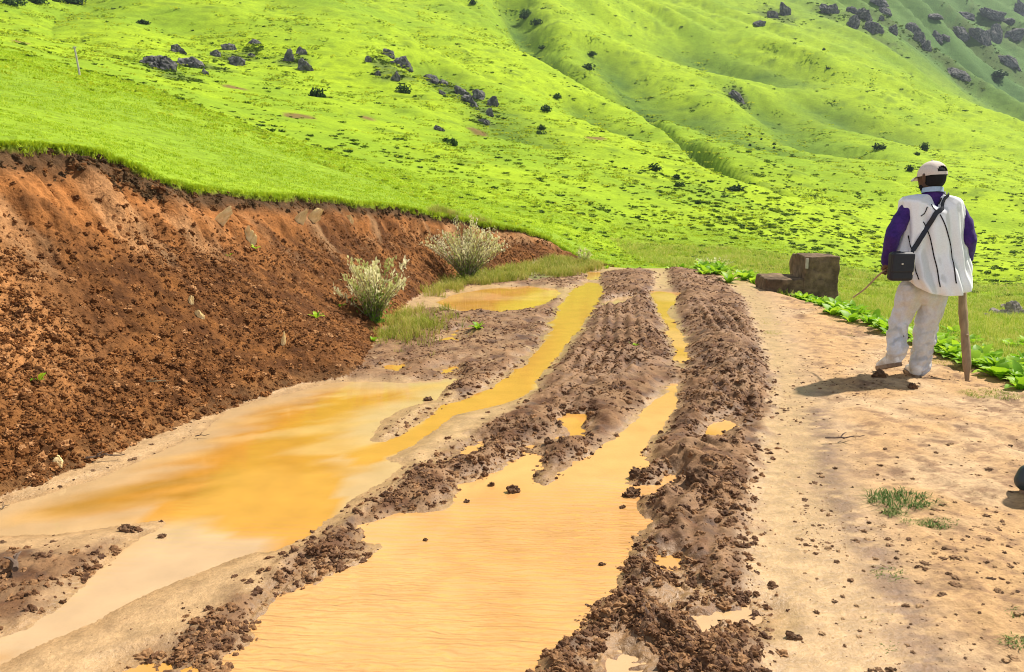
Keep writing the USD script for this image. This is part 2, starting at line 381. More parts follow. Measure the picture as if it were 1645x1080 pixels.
    turf = nat + 0.03 * (fbm2(x, y, 6, 3, 75) - 0.5) * (y < 30) + 0.02
    z = np.where(upper, turf, np.where(bank, bz, low))
    if not parts:
        return z
    return z, dict(upper=upper, bank=bank, t=t, sd=sd, ch=chs, side=side, k_far=k_far, k_r=k_r, rill=rill, big=big, c1=c1, c2=c2, dent=dent, arc=arc, dl=dl_s, nat=nat, dr=dr)

# ------------------------------------------------------------------ materials
def mat(name, nodes, links, surface='p.BSDF'):
    return usdkit.material(stage, '/World/Looks/' + name, nodes, links, surface=surface)

def tinted(name, rough0, rough1, spec=0.5, var=0.35, scale=60.0, bump=0.25, bdist=0.006, lo=0.75, hi=1.2):
    """Earth or turf: the mesh's own tint, broken up by fine grain; 'wet' lowers the roughness."""
    return mat(name, {
        'a': ('attribute', {'attribute': 'tint'}), 'w': ('attribute', {'attribute': 'wet'}),
        'g': ('geometry', {}),
        'n': ('noise_texture', {'scale': scale, 'detail': 5.0, 'roughness': 0.65}),
        'n2': ('noise_texture', {'scale': scale * 0.17, 'detail': 4.0, 'roughness': 0.6}),
        'r': ('map_range', {'from_min': 0.25, 'from_max': 0.75, 'to_min': lo, 'to_max': hi}),
        'r2': ('map_range', {'from_min': 0.3, 'from_max': 0.7, 'to_min': 1 - var, 'to_max': 1 + var}),
        'm': ('math', {'math_type': 'multiply'}),
        'x': ('vector_math', {'math_type': 'scale'}),
        'ro': ('map_range', {'from_min': 0.0, 'from_max': 1.0, 'to_min': rough0, 'to_max': rough1}),
        'b': ('bump', {'strength': bump, 'distance': bdist}),
        'p': ('principled_bsdf', {'specular_ior_level': spec}),
    }, [('g.position', 'n.vector'), ('g.position', 'n2.vector'), ('n.fac', 'r.value'), ('n2.fac', 'r2.value'), ('r.result', 'm.value1'), ('r2.result', 'm.value2'),
        ('a.color', 'x.vector1'), ('m.value', 'x.scale'), ('x.vector', 'p.base_color'), ('w.fac', 'ro.value'), ('ro.result', 'p.roughness'),
        ('n.fac', 'b.height'), ('b.normal', 'p.normal')])

M_MUD = tinted('mud_look', 0.88, 0.30, 0.4, 0.22, 60.0, 0.8, 0.009)
M_BANK = tinted('bank_look', 0.95, 0.6, 0.15, 0.4, 42.0, 1.0, 0.022, 0.6, 1.3)
M_TURF = tinted('turf_look', 0.9, 0.7, 0.15, 0.25, 22.0, 0.6, 0.03, 0.72, 1.25)
M_HILL = tinted('hill_look', 0.95, 0.8, 0.1, 0.14, 3.2, 0.45, 0.10, 0.78, 1.2)

# ------------------------------------------------------------------ terrain: one sheet of land, split into road, bank and grass
ys = [-14, -9, -6, -4, -2.5, -1.4, -0.5, 0.2, 0.7]
y = 1.2
while y < 24:
    ys.append(y)
    y += 0.0036 * y if y > 2.1 else 0.02
NEAR_ROWS = len(ys)
while y < 900:
    ys.append(y)
    y *= 1.0105
ys = np.array(ys)
us = np.concatenate([np.linspace(-1.45, -0.80, 40)[:-1], np.linspace(-0.80, 0.80, 700), np.linspace(0.80, 1.45, 40)[1:]])
YY, UU = np.meshgrid(ys, us, indexing='ij')
XX = UU * wid(YY)
ny, nx = XX.shape
xf, yf = XX.ravel(), YY.ravel()
nn = NEAR_ROWS * nx
zf = np.empty(len(xf))
zf[:nn], K = near_land(xf[:nn], yf[:nn], True)
zf[nn:] = hill_z(xf[nn:], yf[nn:])
V = np.stack([xf, yf, zf], 1)
q = (np.arange(ny - 1)[:, None] * nx + np.arange(nx - 1)[None]).ravel()
QUADS = np.stack([q, q + 1, q + nx + 1, q + nx], 1)
Zg = zf.reshape(ny, nx)
dzu = np.gradient(Zg, axis=1) / np.gradient(XX, axis=1)
dzr = np.gradient(Zg, axis=0)
dzy = (dzr - dzu * np.gradient(XX, axis=0)) / np.gradient(YY, axis=0)
NRM = np.stack([-dzu.ravel(), -dzy.ravel(), np.ones(len(xf))], 1)
NRM /= np.linalg.norm(NRM, axis=1, keepdims=True)

def lerp(a, b, t):
    return np.asarray(a) * (1 - t)[:, None] + np.asarray(b) * t[:, None]

tint, wet = np.zeros((len(xf), 3)), np.zeros(len(xf))
x0, y0 = xf[:nn], yf[:nn]
# grass everywhere first
G_BRIGHT, G_MID, G_DARK, G_DRY = (0.285, 0.390, 0.012), (0.190, 0.290, 0.014), (0.085, 0.140, 0.014), (0.26, 0.25, 0.055)
n_a = fbm2(xf, yf, 1 / 30.0, 4, 81)
n_b = fbm2(xf, yf, 1 / 5.0, 4, 82)
n_c = fbm2(xf * 0.5, yf + zf * 2, 1 / 1.6, 4, 83)
tint = lerp(G_MID, G_BRIGHT, sstep(0.32, 0.62, n_a * 0.6 + n_b * 0.4))
tint = lerp(tint, G_DARK, 0.6 * sstep(0.55, 0.72, n_c * 0.65 + n_b * 0.35) * sstep(24, 50, yf))
n_d = fbm2(xf * 0.6, yf + zf * 1.5, 1 / 0.7, 3, 86)
tint = lerp(tint, G_DARK, 0.40 * sstep(0.60, 0.74, n_d * 0.7 + n_a * 0.3) * sstep(20, 32, yf))
for pts, depth, w in GULLIES:                                # shade of the gullies, painted into the grass tint as darker green
    lo, hi = pts.min(0) - 2 * w, pts.max(0) + 2 * w
    k = (xf > lo[0]) & (xf < hi[0]) & (yf > lo[1]) & (yf < hi[1]) & (yf > 17)
    if k.any():
        d, _, _ = polyline_dist(xf[k], yf[k], pts)
        tint[k] = lerp(tint[k], (0.05, 0.105, 0.016), 0.72 * np.exp(-(d / w / 0.75) ** 2) * (0.5 + n_b[k]))
far_haze = sstep(225, 330, yf) * sstep(0.15, 0.5, xf / wid(yf))  # blue of the distant haze, painted into the far grass tint
tint = lerp(tint, (0.070, 0.135, 0.040), 0.9 * far_haze)
SCRUB = [(255, 112, 34), (310, 108, 28), (375, 95, 34), (405, 82, 18), (470, 102, 26), (640, 120, 38), (610, 100, 24), (705, 138, 30), (745, 160, 36), (780, 178, 34), (775, 196, 22), (1250, 28, 34), (1390, 40, 48), (1425, 30, 30), (1478, 66, 40), (1570, 62, 46), (1610, 40, 40), (1620, 100, 34), (1182, 158, 26), (1332, 20, 26), (1540, 122, 30), (340, 108, 40), (295, 125, 36)]
for (bx, by, bz), (_, _, w) in zip(place([c[:2] for c in SCRUB]), SCRUB):
    m = math.hypot(bx, by) / FPX * w
    d = np.hypot((xf - bx) / m, (yf - by) / (1.7 * m)) + (n_c - 0.5) * 1.6 + (n_b - 0.5) * 1.2
    tint = lerp(tint, (0.075, 0.105, 0.024), 0.75 * (1 - sstep(0.35, 1.0, d)) * (yf > 25))
# rough dry field right of the road
k_field = sstep(4.4, 5.6, xf) * (1 - sstep(26, 40, yf)) * sstep(0.3, 0.5, fbm2(xf, yf, 0.25, 3, 85) + 0.25 * (1 - sstep(8, 22, yf)))
tint = lerp(tint, G_DRY, 0.4 * k_field)
RED = place([(482, 185), (374, 141), (768, 214), (958, 222), (470, 188), (30, 68), (590, 190)])
for (bx, by, bz), w in zip(RED, [1.3, 1.2, 1.3, 1.3, 0.8, 0.9, 1.2]):
    d = np.hypot((xf - bx) / 1.5, (yf - by) / 1.6) / (0.62 * w) + (n_c - 0.5) * 1.6
    tint = lerp(tint, (0.17, 0.085, 0.042), 0.8 * (1 - sstep(0.5, 1.0, d)))
# the raw bank
t = K['t']
g1, g2 = fbm2(x0, y0, 2.0, 4, 91), fbm2(x0, y0 + zf[:nn], 9.0, 3, 92)
bank = lerp((0.105, 0.040, 0.012), (0.225, 0.090, 0.024), sstep(0.38, 0.66, g1 * 0.5 + g2 * 0.5))
orange = sstep(0.60, 0.84, t + (g1 - 0.5) * 0.45) * (1 - 0.55 * sstep(8, 12, y0))
bank = lerp(bank, (0.38, 0.150, 0.042), 0.88 * orange)
pale = sstep(0.50, 0.64, fbm2(K['arc'] * 1.4, t * 2.0, 1.3, 4, 93)) * sstep(0.50, 0.66, t) * (1 - sstep(0.88, 0.97, t))
bank = lerp(bank, (0.54, 0.34, 0.17), 0.32 * pale)
lump = np.exp(-((x0 + 3.25) / 0.5) ** 2 - ((y0 - 4.85) / 0.55) ** 2)
bank = lerp(bank, (0.42, 0.19, 0.065), np.clip(lump * 1.3, 0, 1) * sstep(0.3, 0.55, g1 + 0.1))
bank = lerp(bank, (0.075, 0.045, 0.022), 0.9 * sstep(0.84, 0.96, t + 0.22 * K['rill']))     # root mat, darkened with painted shade of the turf overhang
bank = lerp(bank, (0.24, 0.14, 0.06), 0.35 * (1 - sstep(0.0, 0.08, t)) * (1 - sstep(6, 8, y0)))
# road
P_PATH, P_FLAT, P_CHURN, P_WETEDGE = (0.43, 0.255, 0.108), (0.44, 0.28, 0.135), (0.115, 0.047, 0.015), (0.34, 0.200, 0.085)
road = lerp(P_FLAT, P_PATH, K['side'])
s1 = fbm2(x0, y0, 1.7, 4, 94)
s2 = fbm2(x0 * 1.6, y0 * 0.9, 8.0, 4, 95)
road = lerp(road, (0.47, 0.33, 0.19), 0.55 * sstep(0.52, 0.68, s1) * K['side'])
road = lerp(road, (0.200, 0.108, 0.052), 0.85 * sstep(0.49, 0.62, s2 * 0.3 + fbm2(x0, y0 * 1.5, 19.0, 3, 97) * 0.40 + K['dent'] * 0.30) * K['side'])
near_churn = sstep(0.05, 0.75, K['ch'] + (s2 - 0.5) * 0.9)
g3 = fbm2(x0, y0, 17.0, 3, 96)
road = lerp(road, P_CHURN, near_churn * (0.72 + 0.28 * sstep(0.3, 0.6, g2)))
road = lerp(road, (0.070, 0.036, 0.020), 0.8 * near_churn * sstep(0.50, 0.66, g3 * 0.6 + g2 * 0.4))
dry = near_churn * sstep(0.50, 0.66, K['big'] * 0.45 + K['c1'] * 0.25 + s1 * 0.3) 
road = lerp(road, (0.27, 0.145, 0.062), 0.6 * dry)
road = lerp(road, P_WETEDGE, 0.6 * (1 - sstep(0.0, 0.10, K['sd'])) * (K['sd'] > -0.02))
dtk, _, atk = polyline_dist(x0, y0, TRACK)
road = lerp(road, (0.20, 0.115, 0.062), 0.9 * np.exp(-(dtk / 0.10) ** 2) * sstep(0.34, 0.54, fbm2(x0, y0 * 1.6, 15.0, 3, 98) * 0.7 + s2 * 0.3))
# grass strip between the far pond and the bank
gs = gpoly([(735, 452), (700, 478), (715, 430), (850, 424), (940, 418), (950, 432), (930, 440), (880, 448), (800, 452), (760, 458)])
k_gs = np.zeros(nn)
cand = (y0 > 10) & (y0 < 20) & (np.abs(x0) < 3)
k_gs[cand] = shapely.contains_xy(gs, x0[cand] + (g2[cand] - 0.5) * 0.5, y0[cand] + (g1[cand] - 0.5) * 0.9)
road = lerp(road, (0.16, 0.17, 0.035), 0.85 * k_gs)
green = np.clip(np.maximum.reduce([K['upper'] * 1.0, K['k_far'], K['k_r']]), 0, 1)
green = np.where(K['upper'], 1.0, sstep(0.35, 0.65, green + (g2 - 0.5) * 0.7))
soil = np.where(K['bank'][:, None], bank, road)
tint[:nn] = lerp(soil, tint[:nn], np.where(K['bank'], 0, green))
wet[:nn] = np.where(K['bank'], 0.1, (1 - green) * np.clip((1 - sstep(0.01, 0.14, K['sd'])) * 0.6 + 0.28 * near_churn * sstep(0.42, 0.6, s1) + 0.9 * (1 - K['side']) * (1 - near_churn), 0, 1))
cls = np.full(len(xf), 2)
cls[:nn] = np.where(K['bank'], 1, np.where(green > 0.5, 2, 0))
fc = np.median(cls[QUADS], axis=1).astype(int)
rowq = QUADS[:, 0] // nx
fc = np.where((fc == 2) & (rowq >= NEAR_ROWS - 1), 3, fc)
for name, k, m in (('mud_road', 0, M_MUD), ('earth_bank', 1, M_BANK), ('grass_slope', 2, M_TURF), ('hillside', 3, M_HILL)):
    f = QUADS[fc == k]
    used = np.unique(f)
    back = np.full(len(xf), -1)
    back[used] = np.arange(len(used))
    u = obj(name, (V[used], back[f]), m, attrs={'tint': np.clip(tint[used], 0, 0.9), 'wet': wet[used]}, kind='structure')
    u.CreateNormalsAttr(Vt.Vec3fArray.FromNumpy(NRM[used].astype(np.float32)))
    u.SetNormalsInterpolation('vertex')
tag(stage.GetPrimAtPath('/World/mud_road'), 'rutted brown mud track with a pale firm footpath on its right')
tag(stage.GetPrimAtPath('/World/earth_bank'), 'raw orange and brown earth cutting left of the track')
tag(stage.GetPrimAtPath('/World/grass_slope'), 'bright green turf slope above the cutting and verge beyond the track')
tag(stage.GetPrimAtPath('/World/hillside'), 'sunlit green hillside with gullies and rocks filling the background')

near_interp = RegularGridInterpolator((ys, us), Zg, bounds_error=False, fill_value=None)
nrm_interp = RegularGridInterpolator((ys, us), NRM.reshape(ny, nx, 3), bounds_error=False, fill_value=None)
cls_grid = cls.reshape(ny, nx)

def land(x, y):
    x, y = np.asarray(x, float), np.asarray(y, float)
    return near_interp(np.stack([y, x / wid(y)], -1))

def land_normal(x, y):
    n = nrm_interp(np.stack([y, x / wid(y)], -1))
    return n / np.linalg.norm(n, axis=-1, keepdims=True)

def land_class(x, y):
    i = np.clip(np.searchsorted(ys, y), 0, ny - 1)
    j = np.clip(np.searchsorted(us, x / wid(y)), 0, nx - 1)
    return cls_grid[i, j]

# ------------------------------------------------------------------ puddles
M_WATER = mat('puddle_look', {
    'a': ('attribute', {'attribute': 'tint'}), 'g': ('geometry', {}), 'k': ('attribute', {'attribute': 'ripple'}),
    'mp': ('mapping', {'rotation': (0, 0, 0.12), 'scale': (0.45, 1.0, 1.0)}),
    'n': ('wave_texture', {'wave_type': 'bands', 'bands_direction': 'y', 'profile': 'sine', 'scale': 7.5, 'distortion': 5.0, 'detail': 2.0, 'detail_scale': 2.2, 'detail_roughness': 0.55}),
    'n2': ('noise_texture', {'scale': 5.0, 'detail': 3.0}),
    'r2': ('map_range', {'from_min': 0.3, 'from_max': 0.7, 'to_min': 0.92, 'to_max': 1.08}),
    'x': ('vector_math', {'math_type': 'scale'}),
    'h': ('math', {'math_type': 'multiply'}),
    'b': ('bump', {'strength': 1.0, 'distance': 0.0055}),
    'p': ('principled_bsdf', {'roughness': 0.06, 'ior': 1.33}),
}, [('g.position', 'mp.vector'), ('mp.vector', 'n.vector'), ('g.position', 'n2.vector'), ('n2.fac', 'r2.value'), ('a.color', 'x.vector1'), ('r2.result', 'x.scale'),
    ('x.vector', 'p.base_color'), ('n.fac', 'h.value1'), ('k.fac', 'h.value2'), ('h.value', 'b.height'), ('b.normal', 'p.normal')])
W_LABEL = {
 'front': 'largest rippled yellow puddle filling the right wheel rut in the foreground', 'far': 'tiny yellow puddle at the far end of the left wheel rut', 'left': 'wide ochre and cream puddle at the foot of the bank, running on along the left rut',
 'pond': 'oval yellow puddle below the dry grass near the far shrub', 'right rut': 'thin far puddle in the right wheel rut below the crest',
 'middle': 'small crooked puddle on the churned ridge between the two ruts', 'strip': 'thin sliver of yellow water just left of the crooked middle puddle',
 'right small': 'small yellow puddle alone in the churned mud right of the ruts', 'shore low': 'small dull puddle in the clods lower right of the large front puddle', 'white one': 'bright sky reflecting puddle in clods, leftmost of the pale three',
 'white two': 'bright sky reflecting puddle, middle one of the pale three', 'white three': 'bright sky reflecting puddle, rightmost of the pale three',
 'corner': 'pale puddle among clods at the bottom right of the large front puddle', 'bottom': 'puddle cut by the bottom edge of the picture, left of centre',
 'back one': 'little puddle left of the bright green weed in the churned mud', 'back two': 'small puddle below the near white shrub, left one of two',
 'back three': 'small puddle below the near white shrub, right one of two', 'pale': 'pale thin puddle on the ridge between the far ends of the ruts',
}
ORANGE, YELLOW, SKY_CREAM, SILT = (0.42, 0.195, 0.026), (0.47, 0.235, 0.042), (0.47, 0.315, 0.165), (0.55, 0.300, 0.108)  # the cream is cloud reflection put into the water colour
z_sheen = gpoly([(320, 838), (395, 886), (250, 945), (150, 1000), (-40, 1080), (-40, 1010), (140, 918), (200, 878), (262, 842)])  # outline of the painted cloud reflection
z_deep = gpoly([(300, 788), (360, 770), (430, 762), (500, 778), (530, 800), (500, 850), (440, 882), (400, 884), (350, 866), (290, 838), (268, 836), (292, 806)])
for key, poly in WPOLY.items():
    x0_, y0_, x1_, y1_ = poly.buffer(0.16).bounds
    st = 0.02 if key in ('left', 'front') else 0.03
    st = max(st, (x1_ - x0_ + y1_ - y0_) / 260)
    wx, wy = np.arange(x0_, x1_ + st, st), np.arange(max(y0_, 1.3), y1_ + st, st)
    A, B = np.meshgrid(wx, wy, indexing='ij')
    inside = shapely.contains_xy(poly.buffer(0.14), A, B)
    for other, op in WPOLY.items():                       # a neighbour's water is its own sheet
        if other != key and op.distance(poly) < 0.3:
            inside &= ~(shapely.contains_xy(op.buffer(0.14), A, B) & (shapely.distance(op, shapely.points(A, B)) < shapely.distance(poly, shapely.points(A, B))))
    i, j = np.nonzero(inside[:-1, :-1] & inside[1:, :-1] & inside[:-1, 1:] & inside[1:, 1:])
    if not len(i):
        continue
    nid = np.arange(A.size).reshape(A.shape)
    f = np.stack([nid[i, j], nid[i + 1, j], nid[i + 1, j + 1], nid[i, j + 1]], 1)
    used = np.unique(f)
    back = np.full(A.size, -1)
    back[used] = np.arange(len(used))
    a, b = A.ravel()[used], B.ravel()[used]
    c = lerp(YELLOW, SILT, sstep(0.35, 0.65, fbm2(a, b, 1.3, 3, 101)))
    rip = np.full(len(a), 0.02)
    if key == 'front':
        c = lerp(SILT, (0.51, 0.268, 0.090), sstep(0.4, 0.6, fbm2(a, b, 1.1, 3, 102)))
        rip = 0.03 + (0.25 + 0.75 * sstep(0.3, 0.6, fbm2(a, b, 2.2, 3, 106))) * (1 - sstep(3.1, 4.0, b + 0.7 * (fbm2(a, b, 1.5, 3, 103) - 0.5) - 0.3 * a))
    elif key == 'left':
        wob = (fbm2(a * 1.5, b * 3, 1.6, 4, 104) - 0.5)
        streak = fbm2(a * 1.1 + b * 0.5, b * 5 - a * 2.4, 1.6, 4, 105)
        pp = shapely.points(a + wob * 0.35, b + wob * 0.5)
        d_sheen = shapely.distance(z_sheen, pp)
        d_deep = shapely.distance(z_deep, pp)
        c = lerp(ORANGE, (0.50, 0.31, 0.115), 0.75 * sstep(0.46, 0.72, streak))
        c = lerp(c, YELLOW, 1 - sstep(0.0, 0.25, d_deep))
        z_ochre = gpoly([(60, 800), (180, 768), (300, 760), (330, 775), (300, 790), (200, 792), (110, 806)])
        c = lerp(c, (0.30, 0.150, 0.018), 0.75 * (1 - sstep(0.0, 0.22, shapely.distance(z_ochre, pp))) * sstep(0.3, 0.6, streak))
        c = lerp(c, YELLOW, 1 - sstep(0.0, 0.10, shapely.distance(RUT_WATER, pp)))
        c = lerp(c, SKY_CREAM, 1 - sstep(-0.01, 0.14, d_sheen))
        edge = -sd_of(np.stack([a, b], -1))
        c = lerp(c, (0.45, 0.30, 0.15), 0.95 * (1 - sstep(0.0, 0.34, edge - 0.03 + (streak - 0.5) * 0.5 + wob * 0.3)) * (d_deep > 0.1) * (d_sheen > 0.1) * (shapely.distance(RUT_WATER, pp) > 0.06))
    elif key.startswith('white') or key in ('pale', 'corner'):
        c = lerp(c, SKY_CREAM, np.full(len(a), 0.8))  # bright sky reflection painted in as a pale tint
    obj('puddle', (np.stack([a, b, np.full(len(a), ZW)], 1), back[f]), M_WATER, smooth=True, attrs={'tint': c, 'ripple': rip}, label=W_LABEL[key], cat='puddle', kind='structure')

# ------------------------------------------------------------------ loose clods, grass, tussocks: ground cover
rng = np.random.default_rng(11)

def varied(name, colors, rough=0.9, spec=0.2, trans=0.0, grain=None, bump=0.0):
    """A material whose shade differs from copy to copy."""
    n = {'o': ('object_info', {}), 'r': ('rgb_ramp', {'ramp': colors}), 'p': ('principled_bsdf', {'roughness': rough, 'specular_ior_level': spec})}
    l = [('o.random', 'r.fac')]
    src = 'r.color'
    if grain:
        n |= {'g': ('geometry', {}), 'n': ('noise_texture', {'scale': grain, 'detail': 4.0, 'roughness': 0.65}), 'mr': ('map_range', {'from_min': 0.3, 'from_max': 0.7, 'to_min': 0.7, 'to_max': 1.3}),
              'x': ('vector_math', {'math_type': 'scale'})}
        l += [('g.position', 'n.vector'), ('n.fac', 'mr.value'), ('r.color', 'x.vector1'), ('mr.result', 'x.scale')]
        src = 'x.vector'
        if bump:
            n['b'] = ('bump', {'strength': bump, 'distance': 0.3 / grain})
            l += [('n.fac', 'b.height'), ('b.normal', 'p.normal')]
    l.append((src, 'p.base_color'))
    if not trans:
        return mat(name, n, l)
    n |= {'t': ('translucent_bsdf', {}), 'mx': ('mix_closure', {'fac': trans})}
    l += [(src, 't.color'), ('p.BSDF', 'mx.closure1'), ('t.BSDF', 'mx.closure2')]
    return mat(name, n, l, 'mx.closure')

def lump_mesh(r, flat=0.7, sub=1, rough=0.35):
    m = trimesh.creation.icosphere(2, 1.0)
    v = np.array(m.vertices)
    v *= (1 + 0.9 * (meshkit.fbm(v * 2.1 + r.uniform(0, 50, 3), 3) - 0.5) * 2)[:, None]
    v *= (1 + rough * (meshkit.noise(v * 1.3 + r.uniform(0, 50, 3)) - 0.5) * 2 + rough * 0.8 * (r.random(len(v)) - 0.5))[:, None]
    v *= [1, r.uniform(0.65, 0.95), flat * r.uniform(0.8, 1.15)]
    return v, np.array(m.faces)

def blade_tuft(r, n, height, spread, width, lean):
    vs, fs = [], []
    for k in range(n):
        a, rad = r.uniform(0, 2 * math.pi), spread * math.sqrt(r.random())
        base = np.array([math.cos(a) * rad, math.sin(a) * rad, -0.012])
        d = r.uniform(0, 2 * math.pi)
        h = height * r.uniform(0.5, 1.1)
        side = np.array([math.cos(d + 1.57), math.sin(d + 1.57), 0]) * width * 0.5
        out = np.array([math.cos(d), math.sin(d), 0]) * h * lean * r.uniform(0.2, 1.2)
        mid = base + out * 0.4 + [0, 0, h * 0.62]
        tip = base + out + [0, 0, h * (1 - 0.25 * lean)]
        i = len(vs)
        vs += [base - side, base + side, mid + side * 0.7, mid - side * 0.7, tip]
        fs += [[i, i + 1, i + 2], [i, i + 2, i + 3], [i + 3, i + 2, i + 4]]
    return np.array(vs), np.array(fs)

M_CLOD = varied('mud_clod_look', [(0.0, (0.072, 0.030, 0.011)), (0.6, (0.150, 0.068, 0.025)), (1.0, (0.29, 0.15, 0.060))], 0.75, 0.3, grain=90, bump=0.4)
M_BCLOD = varied('bank_clod_look', [(0.0, (0.075, 0.030, 0.010)), (0.5, (0.160, 0.064, 0.019)), (0.85, (0.25, 0.105, 0.032)), (1.0, (0.40, 0.21, 0.09))], 0.95, 0.15, grain=70, bump=0.4)
M_CRUMB = varied('crumb_look', [(0.0, (0.085, 0.046, 0.023)), (0.6, (0.19, 0.105, 0.052)), (1.0, (0.38, 0.24, 0.12))], 0.9, 0.2, grain=90)
M_GRASS = varied('grass_look', [(0.0, (0.27, 0.40, 0.014)), (0.5, (0.39, 0.52, 0.016)), (1.0, (0.50, 0.60, 0.03))], 0.6, 0.2, trans=0.4)
M_HGRASS = varied('hill_grass_look', [(0.0, (0.20, 0.28, 0.012)), (0.5, (0.33, 0.40, 0.014)), (1.0, (0.44, 0.49, 0.03))], 0.7, 0.15, trans=0.5)
M_ROUGH = varied('rough_grass_look', [(0.0, (0.22, 0.36, 0.02)), (0.5, (0.42, 0.48, 0.05)), (1.0, (0.60, 0.54, 0.14))], 0.7, 0.2, trans=0.35)
M_DRYGRASS = varied('dry_grass_look', [(0.0, (0.20, 0.28, 0.02)), (0.5, (0.40, 0.40, 0.06)), (1.0, (0.56, 0.46, 0.14))], 0.7, 0.2, trans=0.4)
M_TUSSOCK = varied('tussock_look', [(0.0, (0.06, 0.11, 0.014)), (0.6, (0.12, 0.19, 0.014)), (1.0, (0.20, 0.27, 0.018))], 0.8, 0.15, trans=0.3)

def field_points(n, x0, x1, y0, y1, power=2.0):
    """Random points, thinning with distance."""
    u = rng.random(n)
    e = 1 - power + 1e-9
    y = (y0 ** e + u * (y1 ** e - y0 ** e)) ** (1 / e) if power != 1 else y0 * (y1 / y0) ** u
    return rng.uniform(x0, x1, n), y

def lay(x, y, sink=0.0):
    return np.stack([x, y, land(x, y) - sink], 1)

def scale_like(n, lo, hi, y, k=0.0028, p=2.2):
    s = lo + (hi - lo) * rng.random(n) ** p
    return np.maximum(s, k * y * rng.uniform(0.6, 1.3, n))

# clods of churned mud
x, y = field_points(220000, -3.5, 3.6, 1.9, 16.5, 1.9)
sdq, chq = sd_of(np.stack([x, y], -1)), ch_of(np.stack([x, y], -1))
gate = fbm2(x, y, 2.6, 3, 59)
keep = (rng.random(len(x)) < np.clip(chq, 0, 1) * (0.15 + 0.85 * sstep(0.38, 0.62, gate))) & (sdq > -0.03) & (land_class(x, y) == 0)
x, y = x[keep][:40000], y[keep][:40000]
s = scale_like(len(x), 0.0035, 0.026, y, 0.0011, 4.6)
scatter('mud_clods', [lump_mesh(rng, 0.7, 1, 0.45) for _ in range(5)], M_CLOD, lay(x, y, s * 0.35), rng.uniform(0, 6.28, len(x)), s, 'loose dark clods strewn over the churned mud between the ruts', 'mud clods')
# clods on the bank
x, y = field_points(200000, -4.3, 1.6, 3.0, 18.0, 1.6)
keep = land_class(x, y) == 1
x, y = x[keep], y[keep]
_, kk = near_land(x, y, True)
keep = rng.random(len(x)) < (1.0 - 0.85 * sstep(0.62, 0.80, kk['t'])) * (0.35 + 0.9 * sstep(0.35, 0.6, fbm2(x, y, 1.4, 3, 111)))
x, y = x[keep][:46000], y[keep][:46000]
s = scale_like(len(x), 0.004, 0.030, y, 0.0010, 6.5)
scatter('bank_clods', [lump_mesh(rng, 0.75, 1, 0.5) for _ in range(5)], M_BCLOD, lay(x, y, s * 0.35), rng.uniform(0, 6.28, len(x)), s, 'loose brown soil clods lying all over the lower bank', 'soil clods')
# dark sods added for the irregular shadow band under the turf
x, y = field_points(120000, -4.8, 1.6, 3.5, 18.2, 1.3)
keep = land_class(x, y) == 1
x, y = x[keep], y[keep]
_, kk = near_land(x, y, True)
keep = (kk['t'] > 0.90) & (rng.random(len(x)) < 0.15 + sstep(0.42, 0.62, fbm2(x, y, 2.0, 3, 123)))
x, y = x[keep][:1600], y[keep][:1600]
s = scale_like(len(x), 0.009, 0.042, y, 0.0016, 3.0)
M_SHADE_SOD = varied('shade_sod_look', [(0.0, (0.045, 0.028, 0.014)), (0.6, (0.085, 0.050, 0.022)), (1.0, (0.17, 0.085, 0.034))], 0.95, 0.1, grain=60, bump=0.5)
scatter('turf_sods', [lump_mesh(rng, 0.9, 1, 0.5) for _ in range(4)], M_SHADE_SOD, lay(x, y, s * 0.3), rng.uniform(0, 6.28, len(x)), s, 'dark sods added to cast the shadow band under the turf edge', 'sods')
# crumbs on the footpath and the flats
x, y = field_points(60000, -3.0, 4.3, 1.9, 14, 2.2)
sdq, chq = sd_of(np.stack([x, y], -1)), ch_of(np.stack([x, y], -1))
gate = fbm2(x, y, 1.5, 4, 112)
right = x > 0.26 * y + 0.4
keep = (chq < 0.5) & (sdq > 0.03) & (land_class(x, y) == 0) & (rng.random(len(x)) < np.where(right, 0.14 + 0.80 * sstep(0.48, 0.66, gate), 0.015 + 0.4 * sstep(0.6, 0.72, gate)))
x, y = x[keep][:20000], y[keep][:20000]
s = scale_like(len(x), 0.0022, 0.017, y, 0.0008, 5.5)
scatter('path_crumbs', [lump_mesh(rng, 0.6, 1, 0.45) for _ in range(4)], M_CRUMB, lay(x, y, s * 0.1), rng.uniform(0, 6.28, len(x)), s, 'crumbs of mud scattered over the pale firm footpath', 'mud crumbs')

# short turf above the cutting and beyond the track
x, y = field_points(150000, -20, 26, 4.5, 42, 1.35)
keep = (land_class(x, y) >= 2) & (np.abs(x / y) < 0.78) & ((x < 3.8) | (y > 19)) & (rng.random(len(x)) < 0.2 + sstep(0.35, 0.6, fbm2(x, y, 0.8, 3, 115)))
x, y = x[keep][:60000], y[keep][:60000]
s = np.maximum(0.7, 0.10 * y) * rng.uniform(0.6, 1.25, len(x))
sc = np.stack([s * 1.2, s * 1.2, np.minimum(s, 1.0 + 0.028 * y)], 1)
scatter('turf_grass', [blade_tuft(rng, 12, 0.036, 0.055, 0.006, 1.0) for _ in range(5)], M_GRASS, lay(x, y), rng.uniform(0, 6.28, len(x)), sc, 'short bright green grass covering the slope above the cutting', 'grass')
